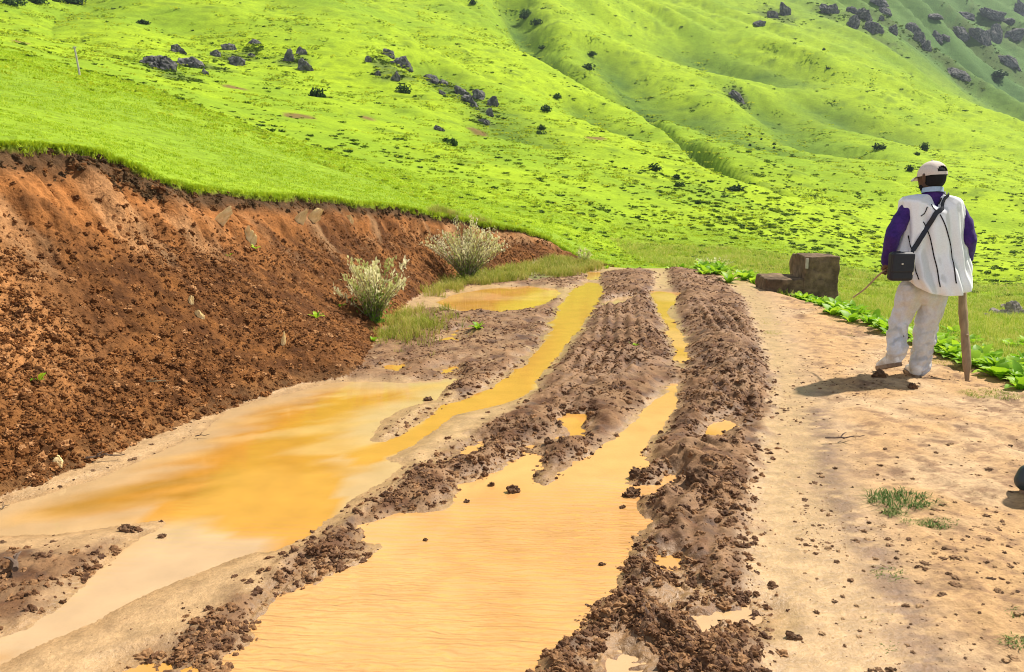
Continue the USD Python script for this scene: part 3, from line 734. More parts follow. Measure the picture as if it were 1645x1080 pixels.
# ragged fringe hanging over the lip of the cutting
L = np.array(LIP[2:])
seg = rng.integers(0, len(L) - 1, 9000)
w = rng.random(9000)[:, None]
p = L[seg] * (1 - w) + L[seg + 1] * w + rng.normal(0, 0.16, (9000, 2))
keep = (land_class(p[:, 0], p[:, 1]) == 2) & (land_class(p[:, 0] + 0.10, p[:, 1] - 0.04) == 1)
p = p[keep][:2200]
scatter('lip_grass', [blade_tuft(rng, 12, 0.055, 0.05, 0.006, 1.7) for _ in range(4)], M_GRASS, lay(p[:, 0], p[:, 1]), rng.uniform(0, 6.28, len(p)), 0.7 + 0.06 * p[:, 1] * rng.uniform(0.6, 1.2, len(p)), 'ragged grass fringe along the lip of the cutting', 'grass')
# rough grass on the right
x, y = field_points(40000, 4.05, 24, 5.2, 34, 1.5)
keep = (land_class(x, y) >= 2) & (x / y < 0.78) & (rng.random(len(x)) < 0.25 + sstep(0.35, 0.55, fbm2(x, y, 0.35, 3, 113)))
x, y = x[keep][:16000], y[keep][:16000]
s = np.maximum(0.8, 0.085 * y) * rng.uniform(0.6, 1.3, len(x))
scatter('rough_grass', [blade_tuft(rng, 12, 0.13, 0.07, 0.006, 0.75) for _ in range(5)], M_ROUGH, lay(x, y), rng.uniform(0, 6.28, len(x)), np.stack([s, s, np.minimum(s, 1.5)], 1), 'yellowing rough grass on the low field right of the track', 'grass')
# dry grass between the far pond and the bank, and round the near shrub
x, y = rng.uniform(-1.6, 1.8, 9000), rng.uniform(11.5, 17.6, 9000)
k1 = shapely.contains_xy(gs.buffer(0.25), x, y)
c = ground(655, 528)[:2]
x2, y2 = c[0] - 0.12 + rng.normal(0, 0.30, 800), c[1] + rng.normal(0, 0.55, 800)
x, y = np.concatenate([x[k1], x2]), np.concatenate([y[k1], y2])
k = (sd_of(np.stack([x, y], -1)) > 0.05) & (land_class(x, y) != 1)
k &= rng.random(len(x)) < sstep(0.36, 0.60, fbm2(x, y, 2.2, 3, 119))
x, y = x[k][:4200], y[k][:4200]
scatter('verge_grass', [blade_tuft(rng, 12, 0.16, 0.06, 0.006, 0.7) for _ in range(5)], M_DRYGRASS, lay(x, y), rng.uniform(0, 6.28, len(x)), rng.uniform(0.5, 1.25, len(x)) * (0.6 + 0.03 * y), 'dry olive grass at the foot of the bank round the shrubs', 'grass')

# taller clumps that roughen the hillside
x, y = field_points(160000, -90, 120, 19, 240, 1.2)
keep = (land_class(x, y) >= 2) & (np.abs(x / y) < 0.75) & (rng.random(len(x)) < (0.08 + 0.7 * sstep(0.45, 0.66, fbm2(x, y, 0.16, 4, 117))) * (1 - 0.8 * sstep(70, 220, y)))
x, y = x[keep][:6000], y[keep][:6000]
s = np.maximum(0.8, 0.030 * y) * rng.uniform(0.5, 1.3, len(x))
scatter('hill_grass', [blade_tuft(rng, 16, 0.085, 0.24, 0.06, 1.5) for _ in range(5)], M_HGRASS, lay(x, y), rng.uniform(0, 6.28, len(x)), np.stack([s * 1.3, s, np.minimum(s, 2.2)], 1), 'clumps of bright grass roughening the hillside', 'grass')

# dark tussocks all over the hillside
def tussock(r):
    v, f = blade_tuft(r, 22, 0.55, 0.42, 0.20, 0.9)
    return v, f
n = 60000
u_, q_ = rng.uniform(-0.95, 1.0, n), rng.random(n)
y = 19 * (260 / 19) ** q_
x = u_ * 0.75 * y
band = sstep(0.46, 0.66, fbm2(x, y, 1 / 16.0, 4, 121) * 0.6 + fbm2(x, y, 1 / 4.0, 3, 122) * 0.4)
low = sstep(0.0, 0.35, x / y + 0.10) * (1 - sstep(60, 150, y))
dens = (0.10 + 0.42 * band) * (0.18 + 0.95 * low) * (0.35 + 0.65 * sstep(20, 30, y)) * (1 - 0.85 * sstep(0.1, -0.1, x / y) * (1 - sstep(30, 45, y)))
keep = (rng.random(n) < dens) & (land_class(x, y) >= 2)
x, y = x[keep][:16000], y[keep][:16000]
sx, sy = [x], [y]
for (bx, by, bz), (_, _, w_) in zip(place([c[:2] for c in SCRUB]), SCRUB):     # scrub round the outcrops
    m_ = math.hypot(bx, by) / FPX * w_
    sx.append(bx + rng.normal(0, 0.55 * m_, 70))
    sy.append(by + rng.normal(0, 0.95 * m_, 70))
x, y = np.concatenate(sx), np.concatenate(sy)
s = (0.11 + 0.30 * rng.random(len(x)) ** 2.6) * (0.75 + y / 95) * (0.55 + 0.45 * sstep(19, 36, y))
sc = np.stack([s * rng.uniform(0.8, 1.9, len(x)), s, s * rng.uniform(0.45, 0.8, len(x))], 1)
scatter('tussocks', [tussock(rng) for _ in range(5)], M_TUSSOCK, lay(x, y), rng.uniform(-1.2, 1.2, len(x)), sc, 'dark green tussocks and low weeds dotted over the hillside', 'tussocks')

# ------------------------------------------------------------------ rocks and shrubs of the hillside
M_ROCK = mat('rock_look', {
    'g': ('geometry', {}), 'n': ('noise_texture', {'scale': 1.6, 'detail': 8.0, 'roughness': 0.7}), 'v': ('voronoi_texture', {'scale': 1.1, 'feature': 'distance_to_edge'}),
    'r': ('rgb_ramp', {'ramp': [(0.32, (0.035, 0.034, 0.037)), (0.50, (0.12, 0.115, 0.11)), (0.68, (0.31, 0.29, 0.25))]}),
    'b': ('bump', {'strength': 0.8, 'distance': 0.25}), 'p': ('principled_bsdf', {'roughness': 0.95, 'specular_ior_level': 0.15})},
    [('g.position', 'n.vector'), ('g.position', 'v.vector'), ('n.fac', 'r.fac'), ('r.color', 'p.base_color'), ('n.fac', 'b.height'), ('b.normal', 'p.normal')])
M_SHRUB = varied('shrub_look', [(0.0, (0.022, 0.052, 0.014)), (1.0, (0.06, 0.115, 0.022))], 0.7, 0.2, trans=0.2)

def boulder(seed, w, h, crag=1.0):
    r = np.random.default_rng(seed)
    m = trimesh.creation.icosphere(4, 1.0)
    v = np.array(m.vertices)
    v = np.sign(v) * np.abs(v) ** 0.8
    for _ in range(22):                                    # split faces
        d = r.normal(size=3)
        d /= np.linalg.norm(d)
        k = v @ d
        lim = r.uniform(0.45, 0.85)
        v -= np.clip(k - lim, 0, None)[:, None] * d * 0.95
    q = v * [1.6, 1.6, 0.9] + seed
    ridge = np.abs(2 * meshkit.fbm(q * 1.7, 3) - 1)
    v *= (1 + crag * (0.55 * (meshkit.fbm(q * 1.1, 3) - 0.5) - 0.30 * np.exp(-ridge * 14) + 0.18 * (meshkit.fbm(q * 4.5, 2) - 0.5)))[:, None]
    v *= [w / 2 * 1.25, w / 2 * 0.9, h * 1.0]
    v[:, 2] += h * 0.10
    return v, np.array(m.faces)

def bush_mesh(seed, w, h, n=260, leaf=0.13):
    r = np.random.default_rng(seed)
    lobes = r.normal(0, 0.5, (5, 3)) * [1, 0.8, 0.25] + [0, 0, 0.35]
    d = r.normal(size=(n, 3))
    d /= np.linalg.norm(d, axis=1, keepdims=True)
    c = lobes[r.integers(0, 5, n)] * 0.55 + d * (0.55 * r.random((n, 1)) ** 0.4) * [1, 0.9, 0.85]
    c[:, 2] = np.abs(c[:, 2])
    a, b = r.normal(size=(n, 3)), r.normal(size=(n, 3))
    a /= np.linalg.norm(a, axis=1, keepdims=True)
    b -= (a * b).sum(1, keepdims=True) * a
    b /= np.linalg.norm(b, axis=1, keepdims=True)
    s = leaf * r.uniform(0.6, 1.4, (n, 1))
    v = np.stack([c - a * s, c - b * s * 0.6, c + a * s, c + b * s * 0.6], 1).reshape(-1, 3) * [w / 1.7, w / 1.9, h / 1.0]
    f = np.arange(4 * n).reshape(-1, 4)
    return v, f

ROCKS = [  # px, py of the base, width px, height px, label
    (257, 110, 52, 32, 'largest pale grey rock outcrop on the left hillside, left of its pair'), (307, 108, 42, 26, 'dark split rock outcrop just right of the largest pale grey outcrop'),
    (284, 84, 22, 14, 'small dark rock above the gap between the two big outcrops'), (345, 90, 16, 10, 'small rock between the split outcrop and the slanting ledge'),
    (369, 80, 20, 14, 'upper block of the slanting dark rock ledge'), (383, 104, 24, 18, 'lower block of the slanting dark rock ledge'),
    (407, 72, 18, 9, 'flat dark rock up the slope right of the slanting ledge'), (404, 92, 12, 8, 'small rock right of the slanting ledge'), (330, 120, 13, 9, 'small whitish boulder below the split outcrop'),
    (462, 97, 20, 16, 'long rock left of the round dark shrub, upper one'), (488, 112, 26, 18, 'long rock above the round dark shrub, lower one'), (482, 88, 18, 12, 'rock high above the round dark shrub'),
    (622, 88, 22, 14, 'flat rock at the top left of the mid hillside crag'), (645, 110, 28, 26, 'grey crag in the middle of the hillside above a dark bush'), (637, 128, 16, 18, 'narrow grey rock under the mid hillside crag'),
    (592, 100, 12, 9, 'lone small rock left of the mid hillside crag'), (606, 122, 14, 8, 'low rock lower left of the mid hillside crag'),
    (690, 130, 26, 10, 'first low rock at the left end of the long dark ledge'), (712, 138, 18, 12, 'second rock along the long dark ledge'), (710, 152, 16, 9, 'rock hanging just below the left part of the long ledge'),
    (738, 152, 26, 16, 'broad dark rock near the middle of the long ledge'), (752, 163, 26, 14, 'lowest rock in the middle of the long ledge'), (770, 158, 24, 14, 'knobbly rock right of the middle of the long ledge'),
    (790, 172, 22, 16, 'dark rock at the right end of the long ledge'), (762, 175, 14, 13, 'detached rock below the long ledge, left one'), (786, 186, 16, 14, 'detached rock below the long ledge, right one'), (775, 198, 20, 10, 'lowest rock under the right end of the long ledge'),
    (706, 210, 20, 9, 'grey rock above the green bush on the lower slope'), (1240, 28, 18, 14, 'left rock of the small crag on the middle ridge'), (1262, 24, 18, 16, 'tall right rock of the small crag on the middle ridge'), (1222, 42, 20, 10, 'flat rock below the small crag on the middle ridge'),
    (1182, 160, 28, 12, 'low pale rock slab alone on the grassy middle slope'), (1332, 20, 26, 14, 'flat dark rock left of the big crag on the far ridge'),
    (1372, 22, 20, 14, 'top left rock of the big crag on the far ridge'), (1392, 32, 26, 14, 'top right rock of the big crag on the far ridge'), (1370, 42, 24, 16, 'lower left rock of the big crag on the far ridge'), (1402, 52, 28, 18, 'lower right rock of the big crag on the far ridge'),
    (1416, 34, 10, 10, 'small stone right of the big crag on the far ridge'), (1433, 52, 14, 12, 'separate dark stone further right of the big crag'), (1424, 22, 22, 9, 'flat ledge above and right of the big crag'), (1415, 6, 30, 10, 'ledge at the top edge above the big crag'),
    (1466, 52, 22, 18, 'upper rock of the slanting blue grey rib'), (1478, 66, 20, 18, 'middle rock of the slanting blue grey rib'), (1490, 80, 16, 14, 'lower rock of the slanting blue grey rib'), (1505, 62, 20, 11, 'rock right of the slanting blue grey rib'), (1520, 66, 14, 9, 'small rock further right of the slanting rib'),
    (1545, 62, 24, 16, 'left rock of the blue grey cliff band on the far slope'), (1574, 64, 26, 22, 'middle rock of the blue grey cliff band on the far slope'), (1596, 66, 26, 26, 'tallest right rock of the blue grey cliff band on the far slope'), (1632, 60, 30, 12, 'long rock at the right edge beside the cliff band'),
    (1598, 28, 30, 12, 'rock ledge above the cliff band on the far slope'), (1620, 38, 20, 8, 'thin ledge between the cliff band and the top right corner'), (1640, 24, 22, 22, 'dark crag in the top right corner'), (1550, 27, 26, 9, 'thin ledge up and left of the cliff band'), (1500, 30, 22, 6, 'thin pale ledge on the upper far slope'),
    (1620, 102, 36, 12, 'low blue grey rock under the cliff band near the right edge'), (1540, 124, 36, 10, 'low dark rock beside the crest of the near ridge on the right'),
]
SHRUBS = [
    (508, 156, 25, 20, 'round dark shrub alone below the left rocks'), (648, 150, 24, 18, 'dark green bush below the mid hillside crag'), (727, 234, 18, 14, 'dark green bush on the lower slope beneath the grey rock'), (716, 228, 16, 8, 'low green weeds left of the dark green lower bush'),
    (868, 208, 13, 10, 'upper of two small dark bushes right of the long ledge'), (868, 216, 14, 8, 'lower of two small dark bushes right of the long ledge'), (878, 179, 20, 14, 'dark bush on the open slope right of the long ledge'), (894, 158, 14, 10, 'dark bush higher up and right of the long ledge'),
    (872, 80, 11, 7, 'tiny dark bush near the crest of the left spur'), (229, 38, 24, 8, 'low dark bush on the upper left pasture'), (760, 8, 14, 9, 'dark bush on the skyline edge of the left spur'), (20, 8, 26, 14, 'bushy tree at the far top left corner'), (58, 6, 24, 12, 'bushy tree second from the top left corner'), (108, 5, 40, 10, 'long thicket along the top edge on the left'),
    (1050, 274, 22, 13, 'dark bush in the lower valley left of the trench'), (1085, 288, 18, 10, 'bush just below the lower trench'), (1176, 306, 28, 12, 'wide low bush on the right beyond the trench'), (1090, 300, 14, 9, 'small bush beside the lower valley weeds'),
    (1415, 240, 18, 11, 'dark round bush left of the man, nearer the trees'), (1484, 242, 14, 15, 'small spindly tree above the cap of the man'), (1459, 274, 14, 10, 'bush directly left of the man with the cap'), (1510, 275, 10, 6, 'tiny bush right of the cap'), (1472, 250, 8, 6, 'little bush under the spindly tree'),
    (1600, 125, 26, 10, 'far bush on the blue slope near the right edge'), (1598, 132, 14, 6, 'small far bush under the far blue rocks'), (1120, 328, 12, 7, 'small bush low on the valley floor'), (950, 90, 16, 8, 'dark bush inside the upper gully'), (845, 30, 22, 16, 'dark scrub at the head of the gully'), (862, 42, 20, 12, 'second dark scrub in the head of the gully'), (945, 112, 22, 12, 'scrub where the gully bends'),
    (1204, 219, 5, 5, 'small dark dot of scrub, top one on the middle slope'), (1205, 235, 5, 5, 'small black dot of scrub on the middle slope'), (1223, 225, 4, 4, 'tiny dark scrub right of the top dot'), (1242, 233, 5, 4, 'tiny dark scrub furthest right on the middle slope'), (1243, 239, 4, 4, 'tiny dark scrub below the furthest right dot'), (1323, 81, 6, 4, 'tiny far dark scrub on the far ridge'),
    (1330, 112, 6, 4, 'tiny far dark scrub below the far ridge'),
]
base = place([(r[0], r[1]) for r in ROCKS + SHRUBS])
for k, ((px, py, w, h, label), b) in enumerate(zip(ROCKS + SHRUBS, base)):
    m_px = math.hypot(b[0], b[1]) / FPX
    W, Hh = w * m_px, h * m_px
    if k < len(ROCKS):
        t = thing('rock', label, 'rock', b - [0, 0, Hh * 0.05], group='rocks on the hillside')
        rv, rf = boulder(200 + k, W, Hh)
        nrm = land_normal(b[0], b[1]).ravel()
        rv[:, 2] -= 0.6 * (rv[:, 0] * nrm[0] + rv[:, 1] * nrm[1]) / nrm[2]
        obj('boulder', (rv, rf), M_ROCK, t)
    else:
        t = thing('shrub', label, 'shrub', b - [0, 0, Hh * 0.05], group='dark shrubs on the hillside')
        obj('foliage', bush_mesh(300 + k, W * 1.1, Hh * 1.15, 260 if w > 9 else 60, 0.13 if w > 9 else 0.3), M_SHRUB, t, kind='stuff')

# ------------------------------------------------------------------ plain materials for the nearer things
def plain(name, color, rough=0.8, spec=0.3, grain=40.0, var=0.25, bump=0.2, bdist=0.004, sheen=0.0, color2=None, scale_xyz=(1, 1, 1), stain=None):
    n = {'g': ('texture_coordinate', {}), 'm': ('mapping', {'scale': scale_xyz}), 'n': ('noise_texture', {'scale': grain, 'detail': 5.0, 'roughness': 0.65}),
         'mr': ('map_range', {'from_min': 0.28, 'from_max': 0.72, 'to_min': 1 - var, 'to_max': 1 + var}), 'x': ('vector_math', {'math_type': 'scale'}),
         'r': ('rgb_ramp', {'ramp': [(0.38, color), (0.62, color2 or color)]}), 'n2': ('noise_texture', {'scale': grain * 0.13, 'detail': 4.0, 'roughness': 0.6}),
         'b': ('bump', {'strength': bump, 'distance': bdist}), 'p': ('principled_bsdf', {'roughness': rough, 'specular_ior_level': spec, 'sheen_weight': sheen})}
    l = [('g.object', 'm.vector'), ('m.vector', 'n.vector'), ('m.vector', 'n2.vector'), ('n.fac', 'mr.value'), ('n2.fac', 'r.fac'), ('r.color', 'x.vector1'), ('mr.result', 'x.scale'),
         ('x.vector', 'p.base_color'), ('n.fac', 'b.height'), ('b.normal', 'p.normal')]
    return mat(name, n, l)

M_CONCRETE = plain('concrete_look', (0.095, 0.062, 0.036), 0.9, 0.2, 11.0, 0.45, 0.9, 0.03, color2=(0.21, 0.14, 0.08))
M_LIME = plain('lime_look', (0.42, 0.37, 0.28), 0.9, 0.2, 22.0, 0.2)
M_PALESTEM = plain('pale_stem_look', (0.26, 0.22, 0.13), 0.8)
M_TWIG = plain('twig_look', (0.10, 0.065, 0.045), 0.9, color2=(0.2, 0.14, 0.1))
M_STONE = plain('bank_stone_look', (0.70, 0.50, 0.20), 0.9, 0.2, 18.0, 0.15, 0.5, 0.01, color2=(0.80, 0.64, 0.34))
M_GREYSTONE = plain('grey_stone_look', (0.20, 0.17, 0.14), 0.9, 0.2, 12.0, 0.3, 0.5, 0.02, color2=(0.36, 0.31, 0.27))
M_POLE = plain('pole_look', (0.42, 0.38, 0.30), 0.9, 0.2, 8.0, 0.2)
M_SILVER = varied('silver_leaf_look', [(0.0, (0.44, 0.47, 0.14)), (0.5, (0.74, 0.71, 0.34)), (1.0, (0.90, 0.84, 0.58))], 0.7, 0.2, trans=0.5)
M_WEED = varied('weed_leaf_look', [(0.0, (0.17, 0.36, 0.014)), (0.5, (0.30, 0.52, 0.018)), (1.0, (0.46, 0.64, 0.035))], 0.5, 0.3, trans=0.45)
M_OLIVE = varied('olive_leaf_look', [(0.0, (0.14, 0.30, 0.02)), (1.0, (0.40, 0.50, 0.08))], 0.7, 0.2, trans=0.3)

def tube_mesh(pts, radii, sides=6, cap=True):
    p = np.asarray(pts, float)
    t = np.gradient(p, axis=0)
    t /= np.linalg.norm(t, axis=1, keepdims=True) + 1e-12
    a = np.cross(t, np.where(np.abs(t[:, 2:]) < 0.9, [0, 0, 1.0], [1.0, 0, 0]))
    a /= np.linalg.norm(a, axis=1, keepdims=True) + 1e-12
    b, ang = np.cross(t, a), np.arange(sides) * 2 * np.pi / sides
    r = np.broadcast_to(radii, (len(p),))
    v = (p[:, None] + r[:, None, None] * (np.cos(ang)[None, :, None] * a[:, None] + np.sin(ang)[None, :, None] * b[:, None])).reshape(-1, 3)
    i, j = np.meshgrid(np.arange(len(p) - 1), np.arange(sides), indexing='ij')
    q = np.stack([i * sides + j, i * sides + (j + 1) % sides, (i + 1) * sides + (j + 1) % sides, (i + 1) * sides + j], -1).reshape(-1, 4)
    f = np.vstack([q[:, [0, 1, 2]], q[:, [0, 2, 3]]])
    if cap:
        n = len(v)
        v = np.vstack([v, p[:1], p[-1:]])
        k = np.arange(sides)
        e = (len(p) - 1) * sides
        f = np.vstack([f, np.stack([np.full(sides, n), (k + 1) % sides, k], 1), np.stack([np.full(sides, n + 1), e + k, e + (k + 1) % sides], 1)])
    return v, f

def join(parts):
    vs, fs, n = [], [], 0
    for v, f in parts:
        f = np.asarray(f)
        if f.shape[1] == 4:
            f = np.vstack([f[:, [0, 1, 2]], f[:, [0, 2, 3]]])
        vs.append(v), fs.append(f + n)
        n += len(v)
    return np.vstack(vs), np.vstack(fs)

def leaf_mesh(length, width, droop=0.5, fold=0.25, nseg=5, lift=0.6):
    """A leaf growing along +x from the origin, folded along its midrib and arching over."""
    vs, fs = [], []
    for k in range(nseg + 1):
        s = k / nseg
        w = width * 0.5 * (math.sin(math.pi * min(1, s * 0.94 + 0.06)) ** 0.75) if k < nseg else 0.0
        xx = length * s * math.cos(droop * s * 0.6)
        zz = length * (lift * s - droop * s * s * 0.75)
        vs += [(xx, -w, zz + w * fold), (xx, 0, zz), (xx, w, zz + w * fold)]
    for k in range(nseg):
        i = 3 * k
        fs += [[i, i + 3, i + 4], [i, i + 4, i + 1], [i + 1, i + 4, i + 5], [i + 1, i + 5, i + 2]]
    return np.array(vs), np.array(fs)

def turned(m, yaw, tilt=0.0, at_=(0, 0, 0), scale=1.0):
    v, f = m
    v = v * scale
    c, s = math.cos(tilt), math.sin(tilt)
    v = np.stack([v[:, 0] * c - v[:, 2] * s, v[:, 1], v[:, 0] * s + v[:, 2] * c], 1)
    c, s = math.cos(yaw), math.sin(yaw)
    return np.stack([v[:, 0] * c - v[:, 1] * s, v[:, 0] * s + v[:, 1] * c, v[:, 2]], 1) + np.asarray(at_), f

# ------------------------------------------------------------------ stepped concrete block
def rough_box(sx, sy, sz, seed, cut=0.02, div=4, amp=0.022, taper=(0, 0)):
    m = manifold3d.Manifold.cube((sx - 2 * cut, sy - 2 * cut, sz - 2 * cut), True)
    b = manifold3d.Manifold.sphere(cut, 8)
    m = m.minkowski_sum(b).translate((0, 0, sz / 2)).refine_to_length(0.045)
    me = m.to_mesh()
    v = np.array(me.vert_properties[:, :3])
    k = v[:, 2] / sz
    v[:, 0] *= 1 - taper[0] * k
    v[:, 1] *= 1 - taper[1] * k
    n = np.stack([meshkit.fbm(v * 3.5 + seed + 17 * a, 4) - 0.5 for a in range(3)], 1)
    n2 = np.stack([meshkit.fbm(v * 14 + seed + 9 * a, 2) - 0.5 for a in range(3)], 1)
    return v + n * amp * 3 + n2 * amp, np.array(me.tri_verts)

c = ground(1291, 469)
blk = thing('concrete_block', 'weathered brown concrete block with a low step, standing at the right edge of the track', 'concrete block', (c[0], c[1], land(c[0], c[1]) - 0.04), math.radians(-3))
v, f = rough_box(0.86, 0.66, 0.40, 3, amp=0.03)
obj('step', (v + [-0.12, 0.36, 0.0], f), M_CONCRETE, blk, smooth=40)
v, f = rough_box(0.56, 0.80, 0.74, 8, amp=0.03, taper=(0.10, 0.06))
obj('upright', (v + [0.27, 0.42, 0.0], f), M_CONCRETE, blk, smooth=40)
v, f = rough_box(0.045, 0.03, 0.16, 5, cut=0.008, amp=0.004)
obj('lime_streak', (v + [0.03, 0.035, 0.56], f), M_LIME, blk, label='pale streak of lime on the upper left corner')

# ------------------------------------------------------------------ pale post on the far slope
b = place([(129, 124)])[0]
k = math.hypot(b[0], b[1]) / FPX
t = thing('wooden_post', 'thin pale post standing alone on the left slope', 'post', b - [0, 0, 0.3])
obj('shaft', tube_mesh([(0, 0, 0), (-0.02, 0, 20 * k), (-0.10, 0, 40 * k + 0.3)], [1.5 * k, 1.4 * k, 1.2 * k], 8), M_POLE, t)
obj('crosspiece', tube_mesh([(-3 * k - 0.1, 0, 38 * k + 0.3), (3 * k - 0.1, 0, 39 * k + 0.3)], 0.6 * k, 6), M_POLE, t)

# ------------------------------------------------------------------ the two pale shrubs and a small one
def stem_curve(r, spread, height, ang, lean):
    s = np.linspace(0, 1, 9)
    out = spread * lean * s ** 1.25
    p = np.stack([np.cos(ang) * out, np.sin(ang) * out, height * s * (1 - 0.12 * lean * s)], 1)
    return p + np.cumsum(r.normal(0, 0.012, (9, 3)), 0) * height

def pale_shrub(name, label, loc, w, h, nstem, leafsize, seed, dens=26, plume=True, leafy=0.45):
    r = np.random.default_rng(seed)
    t = thing(name, label, 'shrub', loc)
    low = []
    for k in range(nstem):
        ang, lean = r.uniform(0, 2 * math.pi), r.random() ** 0.6
        hh = h * r.uniform(0.62, 1.0) * (1 - 0.25 * lean)
        p = stem_curve(r, w / 2, hh, ang, lean)
        p[:, 2] -= 0.03
        st = obj('stem', tube_mesh(p, np.linspace(0.0065, 0.0022, 9) * (h / 0.8), 5), M_PALESTEM, t)
        parts = []
        for j in range(dens):
            s = leafy + (1 - leafy) * r.random() ** 0.75
            i = min(int(s * 8), 7)
            q = p[i] * (1 - (s * 8 - i)) + p[i + 1] * (s * 8 - i)
            q = q + r.normal(0, 0.02 * (h / 0.8), 3)
            parts.append(turned(leaf_mesh(leafsize * r.uniform(0.5, 1.2), leafsize * r.uniform(0.22, 0.36), 0.5, 0.2, 2), r.uniform(0, 6.28), r.uniform(0.0, 1.2), q))
        if plume:
            for j in range(10):
                q = p[-1] + r.normal(0, 0.014, 3) - (p[-1] - p[-3]) * r.random() * 0.8
                parts.append(turned(leaf_mesh(leafsize * 0.8, leafsize * 0.42, 0.3, 0.3, 2), r.uniform(0, 6.28), r.uniform(0.2, 1.4), q))
        obj('leaf_spray', join(parts), M_SILVER, t, kind='stuff')
        for j in range(20):
            q = p[r.integers(0, 5)] + r.normal(0, 0.05 * h, 3)
            q[2] = max(q[2], 0.01)
            low.append(turned(leaf_mesh(leafsize * r.uniform(0.7, 1.3), leafsize * 0.3, 0.6, 0.2, 2), r.uniform(0, 6.28), r.uniform(-0.2, 0.9), q))
    obj('lower_foliage', join(low), M_OLIVE, t, kind='stuff')
    return t

c = ground(603, 530)
pale_shrub('pale_shrub', 'nearer pale silvery shrub with feathery tips at the foot of the bank', (c[0], c[1], land(c[0], c[1])), 0.95, 0.92, 44, 0.060, 401, 34, leafy=0.25)
c = ground(748, 452)
pale_shrub('pale_shrub', 'farther and larger pale fine twigged shrub behind the oval pond', (c[0] + 0.02, c[1], land(c[0], c[1])), 1.45, 1.15, 85, 0.052, 402, 32, leafy=0.2)
c = ground(936, 424)
pale_shrub('pale_shrub', 'tiny dry brownish shrub at the far end of the bank', (c[0], c[1], land(c[0], c[1])), 0.34, 0.42, 16, 0.045, 403, 16)
c = ground(1205, 441)
for k, (dx, dy, w, h) in enumerate([(-0.35, 1.1, 0.9, 0.40), (0.15, 0.8, 0.8, 0.42)]):
    pale_shrub('flowering_weed', ['loose pale flowering weeds behind the concrete block, left clump', 'loose pale flowering weeds behind the concrete block, right clump'][k], (c[0] + dx, c[1] + dy, land(c[0] + dx, c[1] + dy)), w, h, 18, 0.05, 410 + k, 10, False)

# ------------------------------------------------------------------ broad leaved weeds
def weed(seed, n, size, label, name='leafy_weed', group=None, loc=(0, 0, 0), width=0.5):
    r = np.random.default_rng(seed)
    t = thing(name, label, 'weed', loc, group=group)
    for k in range(n):
        a = 2.4 * k + r.normal(0, 0.3)
        s = size * r.uniform(0.65, 1.15)
        m = leaf_mesh(s, s * width * r.uniform(0.85, 1.15), r.uniform(0.4, 0.9), 0.28, 5, 0.5)
        obj('leaf', turned(m, a, r.uniform(0.25, 1.15) * (0.5 + 0.5 * k / n), (0.012 * math.cos(a), 0.012 * math.sin(a), 0)), M_WEED, t, smooth=True)
    return t

r = np.random.default_rng(77)
GROUP_W = 'broad leaved green weeds along the right edge of the track'
LABEL_W = 'bright green broad leaved weed in the row along the right edge of the track'
spots = []
for row, (off, step) in enumerate([(0.03, 0.11), (0.18, 0.12), (0.36, 0.18)]):
    yy = 5.5
    while yy < 11.6:
        spots.append((0, 4.0 + off + 0.03 * (yy - 6) * (yy > 10) + r.normal(0, 0.06), yy + r.normal(0, 0.05), r.uniform(0.75, 1.25)))
        yy += step * r.uniform(0.7, 1.4)
for _ in range(44):
    spots.append((1, r.uniform(3.3, 4.6), r.uniform(13.2, 16.8), r.uniform(0.9, 1.6)))
for _ in range(60):
    spots.append((2, r.uniform(4.6, 6.8), r.uniform(5.8, 11), r.uniform(0.6, 1.1)))
protos = []
KINDS = [(LABEL_W, GROUP_W), ('broad leaved weed at the crest of the track left of the concrete block', 'broad leaved weeds left of the concrete block'), ('broad leaved weed scattered in the rough field below the track edge', 'broad leaved weeds in the rough field')]
KINDS.append(('bright green broad leaved weed in the row right of the walking stick', 'broad leaved green weeds right of the walking stick'))
KINDS[0] = ('bright green broad leaved weed in the row between the concrete block and the man', 'broad leaved green weeds between the block and the man')
spots = [(3 if kd == 0 and y < 6.9 else kd, x, y, s) for kd, x, y, s in spots]
for k, (kd, x, y, s) in enumerate(spots):
    z = float(land(x, y)) - 0.01
    if len(protos) < 4:
        protos.append(weed(500 + len(protos), 11 + 2 * len(protos), 0.15 + 0.02 * (len(protos) % 3), KINDS[kd][0], group=KINDS[kd][1], loc=(x, y, z), width=(0.62, 0.45, 0.34, 0.52)[len(protos)]))
    else:
        copy_thing(protos[k % 4], (x, y, z), r.uniform(0, 6.28), *KINDS[kd], s)

for k, (px, py, n, size, label) in enumerate([(508, 510, 7, 0.10, 'small green weed on the brown bank left of the nearer pale shrub'), (546, 494, 5, 0.09, 'single bright green sprig touching the left side of the nearer pale shrub'),
        (767, 535, 12, 0.10, 'bright green weed clump in the churned mud below the oval pond'), (600, 548, 8, 0.09, 'low green weed under the nearer pale shrub'), (1018, 568, 7, 0.06, 'dark little weed on the churned ridge between the ruts'), (975, 432, 8, 0.11, 'dark green weed at the crest of the track beside the far puddle'),
        (62, 612, 6, 0.06, 'tiny green sprout low on the brown bank at the left edge'), (410, 400, 5, 0.07, 'green sprout beside the pale stone in the bank'), (366, 412, 5, 0.07, 'green sprout below the largest pale stone in the bank')]):
    c = ground(px, py)
    if px < 640:                                           # on the bank: walk along the sight line
        rr, s = ray(px, py), np.linspace(3, 14, 2200)
        i = np.nonzero(land(rr[0] * s, s) > EYE + rr[2] * s)[0][0]
        c = np.array([rr[0] * s[i], s[i], 0])
    weed(520 + k, n, size, label, 'green_sprout', loc=(c[0], c[1], float(land(c[0], c[1])) - 0.005), width=0.42)

